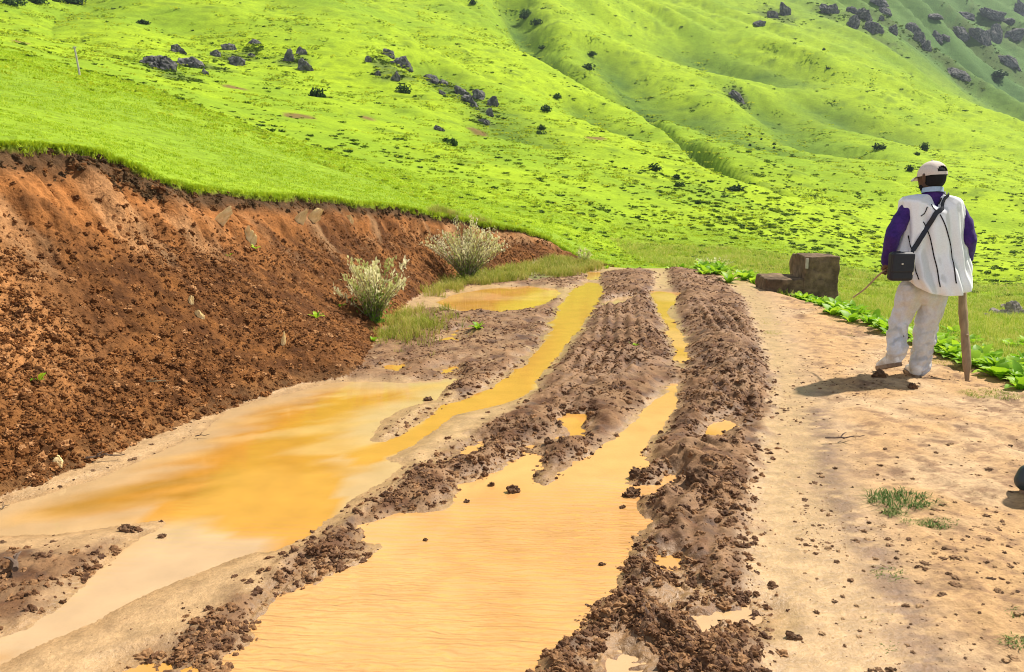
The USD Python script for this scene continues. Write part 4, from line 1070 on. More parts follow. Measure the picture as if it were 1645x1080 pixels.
# ------------------------------------------------------------------ grass tufts on the footpath
TUFTS = [(1447, 803, 0.32, 0.10, 60, 'largest dark green grass tuft on the firm footpath'), (1437, 823, 0.10, 0.06, 20, 'small bright grass tuft touching the largest tuft from below'), (1464, 838, 0.11, 0.04, 14, 'tiny grass tuft lower right of the largest tuft'),
         (1514, 841, 0.16, 0.05, 24, 'thin grass tuft right of and below the largest tuft'), (1450, 918, 0.22, 0.04, 26, 'flat grass tuft in the track of the footpath'), (1430, 1030, 0.08, 0.035, 10, 'tiny grass sprig near the bottom of the footpath'),
         (1640, 1035, 0.12, 0.05, 16, 'grass sprig at the bottom right edge of the picture'), (1627, 987, 0.09, 0.04, 10, 'small sprig near the right edge under the boot'), (1440, 995, 0.18, 0.03, 16, 'flat weedy patch in the dark track at the bottom'),
         (1592, 634, 0.42, 0.07, 50, 'brownish grass tuft at the path edge right of the walking stick'), (1520, 582, 0.36, 0.05, 36, 'low grass tuft behind the feet of the man'), (1252, 514, 0.62, 0.05, 50, 'dry grass patch on the path below the concrete block'), (1250, 532, 0.34, 0.045, 30, 'small green patch in front of the dry grass patch'),
         (1345, 516, 0.5, 0.04, 30, 'thin dry grass left of the legs of the man'), (1345, 535, 0.4, 0.035, 24, 'sparse grass on the wet path left of the man')]
for k, (px, py, w, h, n, label) in enumerate(TUFTS):
    c = ground(px, py, 0.03)
    t = thing('grass_tuft', label, 'grass tuft', (c[0], c[1], float(land(c[0], c[1]))), group='grass tufts on the footpath')
    rr = np.random.default_rng(600 + k)
    v1, f1 = blade_tuft(rr, n * 7, h * 0.62, w * 0.5, 0.0048, 2.3)
    obj('blades', (v1 * [1, 0.75, 1], f1), M_DRYGRASS if k >= 9 else varied(f'tuft_look_{k:03d}', [(0, (0.08 + 0.01 * (k % 3), 0.15, 0.025)), (1, (0.2, 0.24, 0.06))], 0.7, 0.2, trans=0.25), t, kind='stuff')

# ------------------------------------------------------------------ stones in the bank, stones by the stream, twigs, clods that stand out
def on_sight(px, py, y0=3.0, y1=19.0):
    rr, s = ray(px, py), np.linspace(y0, y1, 4000)
    i = np.nonzero(land(rr[0] * s, s) > EYE + rr[2] * s)[0][0]
    return np.array([rr[0] * s[i], s[i], float(land(rr[0] * s[i], s[i]))])

for k, (px, py, w, h, tilt, label) in enumerate([(352, 356, 22, 46, 0.75, 'largest pale yellow stone bedded in the scarp'), (399, 386, 26, 22, 0.5, 'pale wedge stone lower right of the largest pale stone'), (479, 356, 16, 28, 0.8, 'left one of two slanting pale stones under the turf'),
        (501, 354, 15, 26, 0.9, 'right one of two slanting pale stones under the turf'), (562, 355, 10, 10, 0, 'small pale stone in the bank right of the slanting pair'), (307, 487, 9, 10, 0, 'small whitish stone on the lower brown bank'), (322, 510, 12, 12, 0, 'second whitish stone just below the first on the brown bank'), (88, 740, 20, 9, 0, 'pale yellow lump of earth at the left foot of the bank'), (455, 552, 10, 14, 0, 'pale stone among the clods left of the nearer shrub')]):
    c = on_sight(px, py)
    m = math.hypot(c[0], c[1]) / FPX
    v, f = boulder(700 + k, w * m * 1.25, h * m * 1.3)
    v[:, 2] -= h * m * 0.3
    cs, sn = math.cos(tilt), math.sin(tilt)
    v = np.stack([v[:, 0] * cs + v[:, 2] * sn, v[:, 1] * 0.7, -v[:, 0] * sn + v[:, 2] * cs], 1)
    t = thing('bank_stone', label, 'stone', c, group='pale stones in the bank')
    obj('stone', (v, f), M_STONE, t, smooth=25)
for k, (px, py, w, h, label) in enumerate([(1598, 506, 26, 9, 'left grey stone of the heap in the field right of the man'), (1612, 508, 22, 10, 'middle grey stone of the heap in the field right of the man'), (1626, 505, 24, 12, 'tallest grey stone of the heap in the field right of the man'),
        (1640, 508, 24, 10, 'rightmost grey stone of the heap in the field'), (1618, 499, 30, 7, 'flat dark stone at the back of the heap in the field'), (1586, 509, 12, 5, 'small stone at the left end of the heap in the field')]):
    c = on_sight(px, py, 6, 60)
    m = math.hypot(c[0], c[1]) / FPX
    t = thing('field_stone', label, 'stone', c, group='grey stones heaped in the field')
    obj('stone', boulder(720 + k, w * m * 1.1, h * m * 1.4), M_GREYSTONE, t, smooth=25)

def twig(name, label, px, py, L, ang, seed, th=0.006, forks=2, material=M_TWIG):
    rr = np.random.default_rng(seed)
    c = on_sight(px, py, 1.5, 12)
    t = thing(name, label, 'twig', c + [0, 0, 0.012], rotz=ang)
    s = np.linspace(-0.5, 0.5, 9)[:, None]
    p = np.concatenate([s * L, np.cumsum(rr.normal(0, L * 0.03, (9, 1)), 0), 0.012 + np.abs(np.cumsum(rr.normal(0, 0.004, (9, 1)), 0))], 1)
    obj('stick', tube_mesh(p, np.linspace(th, th * 0.4, 9), 6), material, t)
    for k in range(forks):
        i = rr.integers(2, 6)
        d = np.array([rr.uniform(0.1, 0.25) * L, rr.uniform(-0.25, 0.25) * L, 0.02])
        obj('fork', tube_mesh([p[i], p[i] + d * 0.5 + [0, 0, 0.006], p[i] + d], [th * 0.6, th * 0.5, th * 0.25], 5), material, t)
    return t

twig('dead_twig', 'dark forked twig lying on the wet mud by the ochre puddle', 170, 742, 0.20, 0.3, 801, 0.007, 4)
twig('dead_twig', 'pale bent twig on the brown clods at the foot of the bank', 240, 619, 0.22, 0.25, 802, 0.007, 2, M_PALESTEM)
twig('dead_twig', 'short twig floating edge of the ochre puddle', 326, 708, 0.09, 0.0, 803, 0.004, 1)
twig('dead_twig', 'small curved twig at the left edge of the picture', 4, 826, 0.10, 1.2, 804, 0.004, 1)
twig('dead_twig', 'broken root sticking out of the clods at the lower left edge', 22, 915, 0.16, 2.2, 805, 0.012, 3)
twig('dead_twig', 'dark strand of mud and straw on the footpath left of the largest tuft', 1358, 710, 0.26, 0.2, 806, 0.006, 3)

M_BIGCLOD = plain('big_clod_look', (0.10, 0.050, 0.024), 0.85, 0.25, 40.0, 0.35, 0.6, 0.008, color2=(0.19, 0.105, 0.052))
for k, (px, py, w, label) in enumerate([(824, 668 + 118, 22, 'dark mud clod standing in the front puddle below the little cape'), (789, 776, 11, 'small clod in the front puddle left of the cape'), (749, 802, 12, 'dark clod with a tail in the front puddle'), (683, 863, 10, 'upright dark clod in the left part of the front puddle'),
        (968, 902, 12, 'flat clod in the front puddle near its right shore'), (1000, 811, 13, 'round clod in the front puddle by the right shore'), (1016, 792, 34, 'large wet clod forming a point on the right shore'), (1025, 765, 34, 'large wet clod behind the pointed one on the right shore'), (882, 715, 20, 'dark clod in the crooked middle puddle'),
        (1465, 629, 19, 'dark clod on the path behind the standing foot'), (1412, 613, 26, 'flat dark clod under the raised foot'), (260, 857, 14, 'brown clod alone on the painted sky sheen of the left puddle'), (205, 852, 26, 'pair of pale clods on the wet flat beside the cream water'), (62, 905, 18, 'dark clod beside the white gleam at the lower left'),
        (1273, 1030, 24, 'dark hollow clod on the footpath near the bottom'), (1120, 795, 44, 'big dark clod heap in the churned strip right of the front puddle'), (845, 650, 14, 'brown clod at the right rim of the left rut'), (690, 640, 16, 'brown clod between the ochre puddle and the left rut')]):
    c = ground(px, py, 0.0)
    z = max(float(land(c[0], c[1])), ZW)
    m = math.hypot(c[0], c[1]) / FPX
    v, f = boulder(740 + k, w * m, w * m * 0.55)
    v = v + 0.10 * w * m * np.stack([meshkit.noise(v / (w * m) * 9 + a * 7) - 0.5 for a in range(3)], 1) * 2
    t = thing('mud_clod', label, 'mud clod', (c[0], c[1], z - 0.002), group='larger clods of mud')
    obj('clod', (v, f), M_BIGCLOD, t)

# ------------------------------------------------------------------ the walker
MF = manifold3d.Manifold

def ball(p, r):
    return MF.sphere(float(r), 20).translate(tuple(float(c) for c in p))

def chain(*joints):
    """Hulls of neighbouring spheres: joints are (point, radius)."""
    return [MF.batch_hull([ball(*a), ball(*b)]) for a, b in zip(joints[:-1], joints[1:])]

def hull(*joints):
    return MF.batch_hull([ball(*j) for j in joints])

def flesh(pieces, edge=0.02, rounds=8):
    m = MF.batch_boolean(pieces, manifold3d.OpType.Add)
    m = m.refine_to_length(edge).to_mesh()
    t = trimesh.Trimesh(np.array(m.vert_properties[:, :3]), np.array(m.tri_verts), process=True)
    trimesh.smoothing.filter_taubin(t, lamb=0.5, nu=0.53, iterations=rounds)
    return np.array(t.vertices), np.array(t.faces)

def wrinkle(m, amp, freq, stretch=(1, 1, 2.5), seed=0):
    v, f = m
    n = trimesh.Trimesh(v, f, process=False).vertex_normals
    k = meshkit.fbm(v * np.array(stretch) * freq + seed, 3) - 0.5
    return v + n * (k * 2 * amp)[:, None], f

Y0 = 6.47
J = lambda px, py, dy=0.0: at(px, py, Y0 + dy)  # noqa: E731
M_SKIN = plain('skin_look', (0.085, 0.045, 0.030), 0.5, 0.4, 60, 0.15, 0.1)
M_HAIR = plain('hair_look', (0.012, 0.010, 0.010), 0.8, 0.2, 300, 0.4, 0.6, 0.003)
M_PURPLE = plain('purple_cloth_look', (0.036, 0.015, 0.120), 0.9, 0.15, 60, 0.25, 0.3, 0.003, 0.1, color2=(0.062, 0.022, 0.16))
M_WHITE = plain('white_cloth_look', (0.80, 0.80, 0.80), 0.85, 0.2, 90, 0.06, 0.25, 0.002, 0.1)
M_TROUSER = plain('trouser_look', (0.62, 0.63, 0.66), 0.9, 0.15, 70, 0.10, 0.3, 0.003, color2=(0.60, 0.55, 0.48))
M_CAP = plain('cap_look', (0.62, 0.53, 0.46), 0.9, 0.15, 120, 0.12, 0.3, 0.002)
M_COLLAR = plain('collar_look', (0.36, 0.46, 0.58), 0.9, 0.15, 90, 0.1)
M_BLACK = plain('black_bag_look', (0.014, 0.014, 0.020), 0.55, 0.4, 110, 0.3, 0.3, 0.002)
M_TRIM = plain('bag_trim_look', (0.55, 0.52, 0.42), 0.6)
M_SHOE = plain('shoe_look', (0.78, 0.77, 0.74), 0.7, 0.3, 40, 0.12, 0.3, 0.003, color2=(0.50, 0.43, 0.34))
M_SOLE = plain('muddy_sole_look', (0.20, 0.125, 0.075), 0.8, 0.3, 40, 0.3, 0.5, 0.004, color2=(0.33, 0.23, 0.15))
M_STRIPE = plain('stripe_look', (0.030, 0.025, 0.028), 0.9, 0.1)
M_WOOD = plain('walking_stick_look', (0.24, 0.155, 0.085), 0.75, 0.3, 24, 0.3, 0.5, 0.004, color2=(0.36, 0.25, 0.14), scale_xyz=(1, 1, 0.15))
M_CANE = plain('cane_look', (0.36, 0.25, 0.15), 0.75, 0.3, 24, 0.3)
M_RUBBER = plain('rubber_look', (0.022, 0.032, 0.036), 0.5, 0.5, 30, 0.2, 0.1)

man = thing('person', 'man in cap, white striped cloth over purple sleeves and pale trousers, walking away', 'person')
sh_l, sh_r = J(1461, 336, 0.02), J(1536, 336, 0.02)
el_l, el_r = J(1434, 380, -0.03), J(1556, 385, -0.03)
wr_l, wr_r = J(1424, 421, 0.07), J(1549, 421, 0.20)
hip_l, hip_r = J(1466, 466, 0.0), J(1500, 470, 0.0)
kn_l, kn_r = J(1444, 516, 0.07), J(1488, 527, 0.05)
an_l, an_r = J(1442, 574, -0.07), J(1476, 596, 0.0)
neck, head = J(1497, 311, 0.03), J(1497, 285, 0.05)
fwd = np.array([-0.30, 0.93, -0.12])                        # where the face points: ahead, a little left and down
fwd /= np.linalg.norm(fwd)
rt = np.cross(fwd, [0, 0, 1])
rt /= np.linalg.norm(rt)
up = np.cross(rt, fwd)
H = lambda a, b, c: head + rt * a + fwd * b + up * c  # noqa: E731
body = [hull((H(0, -0.015, 0.02), 0.088), (H(0, 0.03, 0.015), 0.084), (H(0, 0.045, -0.055), 0.062), (H(0, 0.062, -0.10), 0.034)),
        hull((H(0, 0.098, -0.015), 0.012), (H(0, 0.118, -0.040), 0.014)), hull((H(-0.03, 0.088, 0.022), 0.014), (H(0.03, 0.088, 0.022), 0.014)),
        hull((H(-0.02, 0.088, -0.075), 0.010), (H(0.02, 0.088, -0.075), 0.010))]
for s in (-1, 1):
    body.append(hull((H(s * 0.088, -0.005, -0.002), 0.012), (H(s * 0.096, -0.020, 0.016), 0.013), (H(s * 0.086, -0.012, -0.034), 0.009)))
body += chain((H(0, -0.015, -0.05), 0.058), (neck, 0.058), (J(1497, 328, 0.05), 0.055))
body += [hull((J(1478, 340, 0.03), 0.06), (J(1518, 340, 0.03), 0.06), (J(1495, 400, 0.02), 0.10), (J(1484, 450, 0.02), 0.10))]
body += chain((sh_l, 0.052), (el_l, 0.040), (wr_l, 0.028)) + chain((sh_r, 0.052), (el_r, 0.040), (wr_r, 0.028))
body += chain((hip_l, 0.085), (kn_l, 0.055), (an_l, 0.042)) + chain((hip_r, 0.085), (kn_r, 0.055), (an_r, 0.042))
body += [hull((hip_l, 0.085), (hip_r, 0.085), (J(1484, 450, 0.02), 0.10))]
cane0, cane1 = J(1420, 414, 0.02), J(1361, 466, 0.30)       # the thin cane in the left hand
stick_foot = ground(1554.5, 611, 0.02)
stick_foot[2] = float(land(stick_foot[0], stick_foot[1])) - 0.01
stick_top = J(1543, 405, 0.235)

def hand(wrist, grip, axis, thumb_side):
    """A hand closed round a rod through grip along axis."""
    axis = axis / np.linalg.norm(axis)
    d = grip - wrist
    d = d - axis * (d @ axis)
    d /= np.linalg.norm(d)
    side = np.cross(axis, d) * thumb_side
    back = grip - d * 0.012 + side * 0.024
    out = [hull((wrist, 0.026), (back - axis * 0.026, 0.017), (back + axis * 0.026, 0.017))]
    for k in range(4):
        o = axis * (-0.033 + 0.022 * k)
        L = [0.85, 1.0, 0.97, 0.8][k]
        p0, p1 = back + o, grip + o + d * 0.024 * L + side * 0.018
        p2, p3 = grip + o + d * 0.026 * L - side * 0.012, grip + o - side * 0.024 * L - d * 0.002
        out += chain((p0, 0.0105), (p1, 0.0098), (p2, 0.0090), (p3, 0.0080))
    out += chain((wrist + d * 0.02 + axis * 0.016, 0.013), (grip + axis * 0.052 + side * 0.006 - d * 0.012, 0.0115), (grip + axis * 0.050 - side * 0.020 + d * 0.004, 0.0095))
    return out

ax_c = cane1 - cane0
grip_l = cane0 + ax_c / np.linalg.norm(ax_c) * 0.05
ax_s = stick_top - stick_foot
grip_r = stick_foot + ax_s * 0.90
body += hand(J(1424, 425, 0.06), J(1424, 433, 0.08), ax_c * -1.0, 1.0)
cane_shift = J(1424, 433, 0.08)
body += hand(wr_r, grip_r, ax_s, -1.0)
obj('body', flesh(body, 0.012, 4), M_SKIN, man, smooth=True)
for s in (-1, 1):
    obj('eye', trimesh.creation.icosphere(2, 0.011).apply_translation(H(s * 0.031, 0.094, 0.004)), M_TRIM, man, smooth=True)

# hair under the cap
obj('hair', flesh([hull((H(0, -0.024, 0.025), 0.090), (H(0, -0.032, -0.018), 0.080), (H(0, 0.0, 0.03), 0.090)), hull((H(-0.05, 0.05, -0.07), 0.022), (H(0.05, 0.05, -0.07), 0.022), (H(0, 0.07, -0.10), 0.028))], 0.015, 4), M_HAIR, man, smooth=True)
# cap: crown with an arched opening at the back, closing band, peak, button
th, ph = np.meshgrid(np.linspace(0, 2 * math.pi, 65)[:-1], np.linspace(0.0, 1.0, 22), indexing='ij')
R = np.array([0.104, 0.118, 0.108])
cv = []
for a, b in zip(th.ravel(), ph.ravel()):
    pol = b * 1.62
    rad = math.sin(min(pol, math.pi / 2)) * (1 + 0.02 * math.sin(6 * a))
    cv.append(H(R[0] * rad * math.sin(a), -R[1] * rad * math.cos(a) - 0.004, 0.020 + (R[2] * math.cos(pol) if pol < math.pi / 2 else -(pol - math.pi / 2) * 0.25)))
cv = np.array(cv)
cf, strap_f = [], []
for i in range(64):
    for j in range(21):
        a = (i + 0.5) / 64 * 2 * math.pi
        a = (a + math.pi) % (2 * math.pi) - math.pi
        q4 = [i * 22 + j, ((i + 1) % 64) * 22 + j, ((i + 1) % 64) * 22 + j + 1, i * 22 + j + 1]
        if (a / 0.50) ** 2 + ((20 - j - 1.5) / 6.2) ** 2 < 1 and j < 19:
            continue
        cf.append(q4)
cm = trimesh.Trimesh(cv, np.vstack([np.array(cf)[:, [0, 1, 2]], np.array(cf)[:, [0, 2, 3]]]), process=True)
cap = obj('cap', (np.array(cm.vertices), np.array(cm.faces)), M_CAP, man, smooth=True)
obj('button', trimesh.creation.icosphere(2, 0.009).apply_translation(H(0, -0.004, 0.128)), M_CAP, cap, smooth=True)
pk = []
for i in range(13):
    a = -1.1 + 2.2 * i / 12
    for k, (rad, dz) in enumerate(((0.112, 0.016), (0.150, 0.012), (0.188 - 0.02 * abs(a), 0.0))):
        pk.append(H(math.sin(a) * 0.106 * (1 + 0.1 * k), math.cos(a) * rad, dz - 0.012 * math.sin(a) ** 2 * k))
pk = np.array(pk)
pf = np.array([[3 * i + k, 3 * i + k + 1, 3 * i + k + 4, 3 * i + k + 3] for i in range(12) for k in range(2)])
pk2, pf2 = join([(pk, pf), (pk - up * 0.006, pf[:, ::-1])])
obj('peak', (pk2, pf2), M_CAP, cap, smooth=40)

# purple shirt: torso and sleeves; pale blue collar
shirt = [hull((J(1478, 338, 0.03), 0.075), (J(1518, 338, 0.03), 0.075), (J(1495, 400, 0.02), 0.12), (J(1485, 445, 0.02), 0.125)), hull((neck + [0, 0, -0.01], 0.07), (J(1482, 330, 0.03), 0.055), (J(1515, 330, 0.03), 0.055))]
shirt += chain((sh_l, 0.066), (J(1446, 356, 0), 0.066), (el_l, 0.060), (wr_l, 0.044)) + chain((sh_r, 0.066), (J(1549, 358, 0), 0.064), (el_r, 0.060), (J(1553, 413, 0.12), 0.050))
shirt += [hull((sh_l, 0.064), (J(1482, 334, 0.03), 0.06)), hull((sh_r, 0.064), (J(1515, 334, 0.03), 0.06))]
obj('shirt', wrinkle(flesh(shirt, 0.016, 6), 0.010, 9.0, (1, 1, 2.0), 3), M_PURPLE, man, smooth=True)
a = np.linspace(0, 2 * math.pi, 33)[:-1]
prof = [(0.066, 0.000), (0.070, 0.030), (0.076, 0.034), (0.080, 0.004), (0.084, -0.004)]
cc = J(1498, 309, 0.03)
colv = np.array([cc + [rr * math.sin(x), rr * 0.95 * -math.cos(x) , z - 0.012 * math.cos(x) * 0 + (0.012 if math.cos(x) > 0 else 0.0) * math.cos(x)] for rr, z in prof for x in a])
colf = np.array([[k * 32 + i, k * 32 + (i + 1) % 32, (k + 1) * 32 + (i + 1) % 32, (k + 1) * 32 + i] for k in range(4) for i in range(32)])
obj('collar', (colv, colf), M_COLLAR, man, smooth=50)

# trousers
tr = chain((hip_l, 0.110), (J(1456, 492, 0.035), 0.094), (kn_l, 0.080), (J(1440, 548, 0.01), 0.074), (J(1441, 566, -0.06), 0.082))
tr += chain((hip_r, 0.114), (J(1495, 500, 0.03), 0.098), (kn_r, 0.086), (J(1482, 562, 0.02), 0.082), (J(1477, 588, 0.0), 0.088))
tr += [hull((hip_l, 0.112), (hip_r, 0.116), (J(1484, 448, 0.02), 0.13))]
v, f = flesh(tr, 0.011, 6)
n = trimesh.Trimesh(v, f, process=False).vertex_normals
lowk = sstep(0.75, 0.10, v[:, 2])
q = np.stack([v[:, 0] * 5 + v[:, 2] * 4, v[:, 1] * 5, v[:, 2] * 13 - v[:, 0] * 9], 1)
crease = np.abs(2 * meshkit.fbm(q, 2) - 1)
q2 = np.stack([v[:, 0] * 13 + v[:, 2] * 2.5, v[:, 1] * 13, v[:, 2] * 3], 1)
hang = np.abs(2 * meshkit.fbm(q2 + 3, 2) - 1)
k = (crease - 0.25) * (0.010 + 0.034 * lowk) + (hang - 0.25) * 0.026
obj('trousers', (v + n * k[:, None], f), M_TROUSER, man, smooth=True)
# shoes: each an upper on a muddy sole
def shoe(heel, toe, lift_up):
    heel, toe = np.asarray(heel), np.asarray(toe)
    d = (toe - heel) / np.linalg.norm(toe - heel)
    lat = np.cross(d, [0, 0, 1])
    lat /= np.linalg.norm(lat)
    nz = np.cross(lat, d)
    P3 = lambda a, b, c: heel + d * a + lat * b + nz * c  # noqa: E731
    u = obj('shoe', flesh([hull((P3(0.035, 0, 0.055), 0.040), (P3(0.03, 0, 0.085), 0.044), (P3(0.09, 0, 0.095), 0.044)), hull((P3(0.035, 0, 0.050), 0.038), (P3(0.12, 0, 0.070), 0.040), (P3(0.20, 0.006, 0.045), 0.040), (P3(0.245, 0.0, 0.036), 0.030))], 0.012, 4), M_SHOE, man, smooth=True)
    ps = [P3(0.0 + 0.035 + 0.034 * -math.cos(x), 0.036 * math.sin(x), 0) for x in np.linspace(-math.pi / 2, math.pi / 2, 9)]
    ps = []
    for x in np.linspace(0, 2 * math.pi, 41)[:-1]:
        sx = 0.14 + 0.145 * math.cos(x)
        ps.append((sx, (0.040 + 0.010 * sstep(0.1, 0.2, sx)) * math.copysign(abs(math.sin(x)) ** 0.75, math.sin(x))))
    top = np.array([P3(a_, b_, 0.030) for a_, b_ in ps])
    bot = np.array([P3(a_, b_ * 0.96, 0.0) for a_, b_ in ps])
    vv = np.vstack([top, bot, top.mean(0), bot.mean(0)])
    i = np.arange(40)
    j = (i + 1) % 40
    ff = np.vstack([np.stack([i, i + 40, j + 40], 1), np.stack([i, j + 40, j], 1), np.stack([np.full(40, 80), i, j], 1), np.stack([np.full(40, 81), j + 40, i + 40], 1)])
    obj('sole', (vv, ff), M_SOLE, u, smooth=40)

zr = float(land(*J(1476, 606, -0.03)[:2]))
hr = J(1474, 610, -0.075)
hr[2] = zr
shoe(hr, hr + [0.045, 0.27, 0.004], 0)
hl = J(1447, 588, -0.13)
shoe(hl, hl + [-0.060, 0.235, -0.085], 0)

# white cloth
RING = np.array([  # py, centre px, half width px, half depth m
    (311, 1498, 17, 0.085), (313, 1498, 30, 0.105), (316, 1498, 42, 0.125), (322, 1498, 47.5, 0.145), (345, 1499, 49, 0.158), (375, 1498, 49, 0.168), (405, 1495, 54, 0.178), (430, 1496, 58, 0.190), (445, 1496, 59, 0.200), (470, 1502, 52, 0.205)])

def hem(t):
    """Lower edge (py) of the cloth round the body; t = 0 right, pi/2 the back."""
    c, s = np.cos(t), np.sin(t)
    side = np.where(c > 0, 440, 420)
    return side + (470 - side) * np.clip(s, 0, 1) ** 0.8

def cloth(t, w, out=0.0):
    t = np.asarray(t, float)
    top = 312 + 20 * np.exp(-((np.cos(t) - 0.10) / 0.42) ** 2) * (np.sin(t) > 0) * np.clip(np.sin(t), 0, 1) - 0.0
    py = top + (hem(t) - top) * w
    base = np.interp(311 + (py - top) * 1.0, RING[:, 0], RING[:, 0])
    pr = np.maximum(311 + (py - top) * (hem(t) - 311) / (hem(t) - top), 311)
    cx, hw, dep = (np.interp(pr, RING[:, 0], RING[:, k]) for k in (1, 2, 3))
    fold = 0.010 * np.sin(t * 9 + 1.2 * np.sin(pr * 0.03) + 0.6) + 0.007 * np.sin(t * 17 + pr * 0.025) + 0.012 * (meshkit.noise(np.stack([t * 2.5, pr * 0.035, 0 * t], -1), 4) - 0.5) * 2
    fold = fold * (0.45 + 1.3 * sstep(320, 430, pr))
    c, s = np.sign(np.cos(t)) * np.abs(np.cos(t)) ** 0.9, np.sign(np.sin(t)) * np.abs(np.sin(t)) ** 0.75
    pts = np.stack([at(cx_ + hw_ * c_, py_, Y0) for cx_, hw_, c_, py_ in zip(np.ravel(cx), np.ravel(hw), np.ravel(c), np.ravel(py))]).reshape(t.shape + (3,))
    rad = fold + out
    pts[..., 0] += c * rad
    pts[..., 1] += 0.03 - s * (dep + rad) - 0.035 * sstep(380, 460, pr) * np.clip(s, 0, 1)
    return pts

T, W = np.meshgrid(np.linspace(0, 2 * math.pi, 97)[:-1], np.linspace(0, 1, 44), indexing='ij')
sv = cloth(T, W)
sv_in = cloth(T, W, -0.006)
nt, nw = T.shape
i, j = np.meshgrid(np.arange(nt), np.arange(nw - 1), indexing='ij')
qf = np.stack([i * nw + j, ((i + 1) % nt) * nw + j, ((i + 1) % nt) * nw + j + 1, i * nw + j + 1], -1).reshape(-1, 4)
i = np.arange(nt)
rim = np.stack([i * nw + nw - 1, ((i + 1) % nt) * nw + nw - 1, ((i + 1) % nt) * nw + nw - 1 + nt * nw, i * nw + nw - 1 + nt * nw], 1)
vv, ff = join([(sv.reshape(-1, 3), qf), (sv_in.reshape(-1, 3), qf[:, ::-1])])
ff = np.vstack([ff, rim[:, [0, 1, 2]], rim[:, [0, 2, 3]]])
wrap = obj('white_cloth', (vv, ff), M_WHITE, man, smooth=60)

def find(px, py):
    """Where on the cloth's back a point of the photograph lies."""
    if not hasattr(find, 'grid'):
        Tg, Wg = np.meshgrid(np.linspace(0.05, math.pi - 0.05, 160), np.linspace(0.0, 1, 160), indexing='ij')
        p = cloth(Tg, Wg) - [0, 0, EYE]
        cs, sn = math.cos(PITCH), math.sin(PITCH)
        dep, hgt = p[..., 1] * cs - p[..., 2] * sn, p[..., 1] * sn + p[..., 2] * cs
        find.grid = (Tg, Wg, 822.5 + FPX * p[..., 0] / dep, 540 - FPX * hgt / dep)
    Tg, Wg, X, Y = find.grid
    k = np.argmin((X - px) ** 2 + (Y - py) ** 2)
    return Tg.ravel()[k], Wg.ravel()[k]

def ribbon(pts, half_px, out0, out1, n=26):
    """A band lying on the cloth along points of the photograph."""
    pts = np.array(pts, float)
    L = np.r_[0, np.cumsum(np.hypot(*np.diff(pts, axis=0).T))]
    s = np.linspace(0, L[-1], n)
    px, py = np.interp(s, L, pts[:, 0]), np.interp(s, L, pts[:, 1])
    d = np.stack([np.gradient(px), np.gradient(py)], 1)
    d /= np.linalg.norm(d, axis=1, keepdims=True)
    tw = np.array([find(a, b) for a, b in zip(px, py)])
    tw = np.stack([gaussian_filter(tw[:, 0], 1.2, mode='nearest'), gaussian_filter(tw[:, 1], 1.2, mode='nearest')], 1)
    ctr, lo = cloth(tw[:, 0], tw[:, 1], out1), cloth(tw[:, 0], tw[:, 1], out0)
    tang = np.gradient(ctr, axis=0)
    tang /= np.linalg.norm(tang, axis=1, keepdims=True)
    nrm = ctr - lo
    nrm /= np.linalg.norm(nrm, axis=1, keepdims=True)
    lat = np.cross(tang, nrm)
    lat /= np.linalg.norm(lat, axis=1, keepdims=True)
    hwid = half_px * 0.0051
    v = np.concatenate([ctr - lat * hwid, ctr + lat * hwid, lo + lat * hwid, lo - lat * hwid])
    i = np.arange(n - 1)
    f = np.vstack([np.stack([i + n * a, i + n * b, i + 1 + n * b, i + 1 + n * a], 1) for a, b in ((0, 1), (1, 2), (2, 3), (3, 0))])
    f = np.vstack([f, [[0, n, 2 * n, 3 * n][::-1]], [[n - 1, 2 * n - 1, 3 * n - 1, 4 * n - 1]]])
    return v, f

for pts in ([(1482, 354), (1491, 372), (1497, 395), (1504, 425), (1511, 464)], [(1509, 342), (1520, 366), (1527, 395), (1532, 430), (1537, 458)], [(1490, 332), (1486, 342), (1479, 348)], [(1459, 378), (1462, 392), (1466, 404)],
            [(1468, 420), (1471, 436), (1477, 450)], [(1496, 328), (1499, 334), (1503, 338)], [(1507, 328), (1512, 318)]):
    obj('stripe', ribbon(pts, 0.75, -0.003, 0.0045, 20), M_STRIPE, wrap)

# shoulder bag
bag_c = J(1447, 428, -0.215)
bag = thing('shoulder_bag', 'small black shoulder bag hanging at the left hip of the man', 'bag')
def soft_box(c, sx, sy, sz, r):
    m = MF.batch_hull([MF.sphere(r, 16).translate((float(c[0] + a * (sx / 2 - r)), float(c[1] + b * (sy / 2 - r)), float(c[2] + d * (sz / 2 - r)))) for a in (-1, 1) for b in (-1, 1) for d in (-1, 1)])
    me = m.to_mesh()
    return np.array(me.vert_properties[:, :3]), np.array(me.tri_verts)
obj('pouch', soft_box(bag_c, 0.180, 0.085, 0.225, 0.026), M_BLACK, bag, smooth=50)
obj('flap', soft_box(bag_c + [0.0, -0.034, 0.030], 0.172, 0.030, 0.150, 0.013), M_BLACK, bag, smooth=50)
obj('clasp', soft_box(bag_c + [-0.012, -0.052, 0.022], 0.014, 0.008, 0.014, 0.003), M_TRIM, bag, smooth=50)
obj('edge_strap', soft_box(bag_c + [0.080, -0.040, -0.005], 0.014, 0.012, 0.120, 0.005), M_TRIM, bag, smooth=50, label='pale webbing down the right edge')
strap = ribbon([(1519, 314), (1508, 334), (1494, 358), (1479, 383), (1466, 404)], 3.6, 0.004, 0.013, 26)
obj('strap', strap, M_BLACK, bag, smooth=40)
obj('strap_end', tube_mesh([J(1466, 403, -0.20), J(1465, 409, -0.222), bag_c + [0.078, 0.0, 0.085]], [0.013, 0.012, 0.012], 8), M_BLACK, bag)
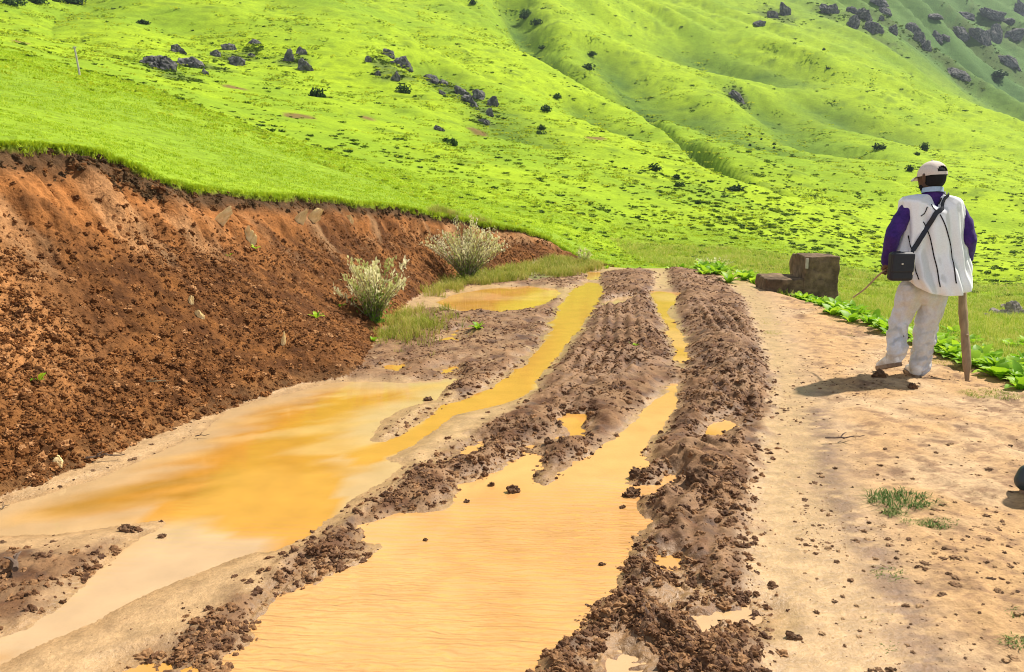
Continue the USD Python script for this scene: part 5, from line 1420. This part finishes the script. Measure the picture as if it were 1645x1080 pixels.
obj('front_strap', tube_mesh([J(1518, 314, -0.02), J(1517, 309.5, 0.05), J(1512, 330, 0.17), J(1490, 380, 0.21), J(1455, 405, 0.06), bag_c + [-0.075, 0.02, 0.10]], 0.012, 8), M_BLACK, bag)

# walking stick and cane
r = np.random.default_rng(9)
s = np.linspace(0, 1, 26)
pts = stick_foot + ax_s * s[:, None] * 1.02 + np.stack([0.006 * np.sin(s * 9), 0.004 * np.cos(s * 7), 0 * s], 1)
rad = np.interp(s, [0, 0.02, 0.13, 0.2, 0.6, 1.0], [0.010, 0.014, 0.030, 0.0335, 0.031, 0.027]) * (1 + 0.06 * r.normal(size=26))
ws = thing('walking_stick', 'thick brown wooden walking stick with a tapered foot, right of the man', 'walking stick', tuple(stick_foot))
obj('shaft', tube_mesh(pts - stick_foot, rad, 12), M_WOOD, ws, smooth=40)
k = 9
obj('knot', trimesh.creation.icosphere(2, 0.013).apply_translation(pts[k] - stick_foot + [0.0, -rad[k], 0]), M_WOOD, ws, smooth=True)
ct = thing('thin_cane', 'thin pale cane held forward in the left hand of the man', 'cane', tuple(cane_shift))
s = np.linspace(-0.10, 0.92, 14)[:, None]
obj('shaft', tube_mesh(ax_c * s + np.concatenate([0 * s, 0 * s, 0.008 * np.sin(s * 8)], 1), np.linspace(0.009, 0.006, 14), 8), M_CANE, ct, smooth=40)

# ------------------------------------------------------------------ rubber boot at the right edge of the picture
c = ground(1632, 807)
boot = thing('rubber_boot', 'dark rubber boot standing on the footpath, cut off by the right edge of the picture', 'boot', (c[0] + 0.005, c[1] + 0.04, float(land(c[0], c[1])) + 0.004), math.radians(6))
uf = [hull(((0.060, 0, 0.060), 0.050), ((0.075, 0, 0.095), 0.050), ((0.15, 0, 0.045), 0.046), ((0.16, 0, 0.10), 0.052)), hull(((0.15, 0, 0.08), 0.055), ((0.27, 0, 0.105), 0.055), ((0.26, 0, 0.055), 0.046))] + chain(((0.25, 0, 0.11), 0.060), ((0.245, 0, 0.25), 0.064), ((0.225, 0.0, 0.40), 0.072))
um = MF.batch_boolean(uf, manifold3d.OpType.Add).trim_by_plane((0.0, 0.0, -1.0), -0.40)
um = um - hull(((0.243, 0, 0.24), 0.055), ((0.222, 0, 0.46), 0.064))
um = um.refine_to_length(0.014).to_mesh()
um = trimesh.Trimesh(np.array(um.vert_properties[:, :3]), np.array(um.tri_verts), process=True)
trimesh.smoothing.filter_taubin(um, lamb=0.4, nu=0.43, iterations=4)
obj('upper', um, M_RUBBER, boot, smooth=50)
sp = shapely.Polygon([(0.172 + 0.130 * math.cos(x), 0.042 * math.copysign(abs(math.sin(x)) ** 0.7, math.sin(x))) for x in np.linspace(0, 2 * math.pi, 37)[:-1]])
m = trimesh.creation.extrude_polygon(sp, 0.03, engine='earcut')
m.apply_translation([0, 0, -0.004])
obj('sole', m, M_SOLE, boot, smooth=40)

# ------------------------------------------------------------------ the hazy air
M_HAZE = usdkit.material(stage, '/World/Looks/haze_look', {'v': ('principled_volume', {'color': (0.75, 0.86, 1.0), 'density': 0.00016, 'anisotropy': 0.2})}, volume='v.volume')
zmin, zmax = float(zf.min()) - 1.0, float(zf.max()) + 12.0
hb = trimesh.creation.box(bounds=[[-1500, -60, zmin], [1500, 1000, zmax]])
obj('haze', (np.array(hb.vertices), np.array(hb.faces)), M_HAZE, label='thin blue haze in the air of the valley', cat='haze', kind='stuff')
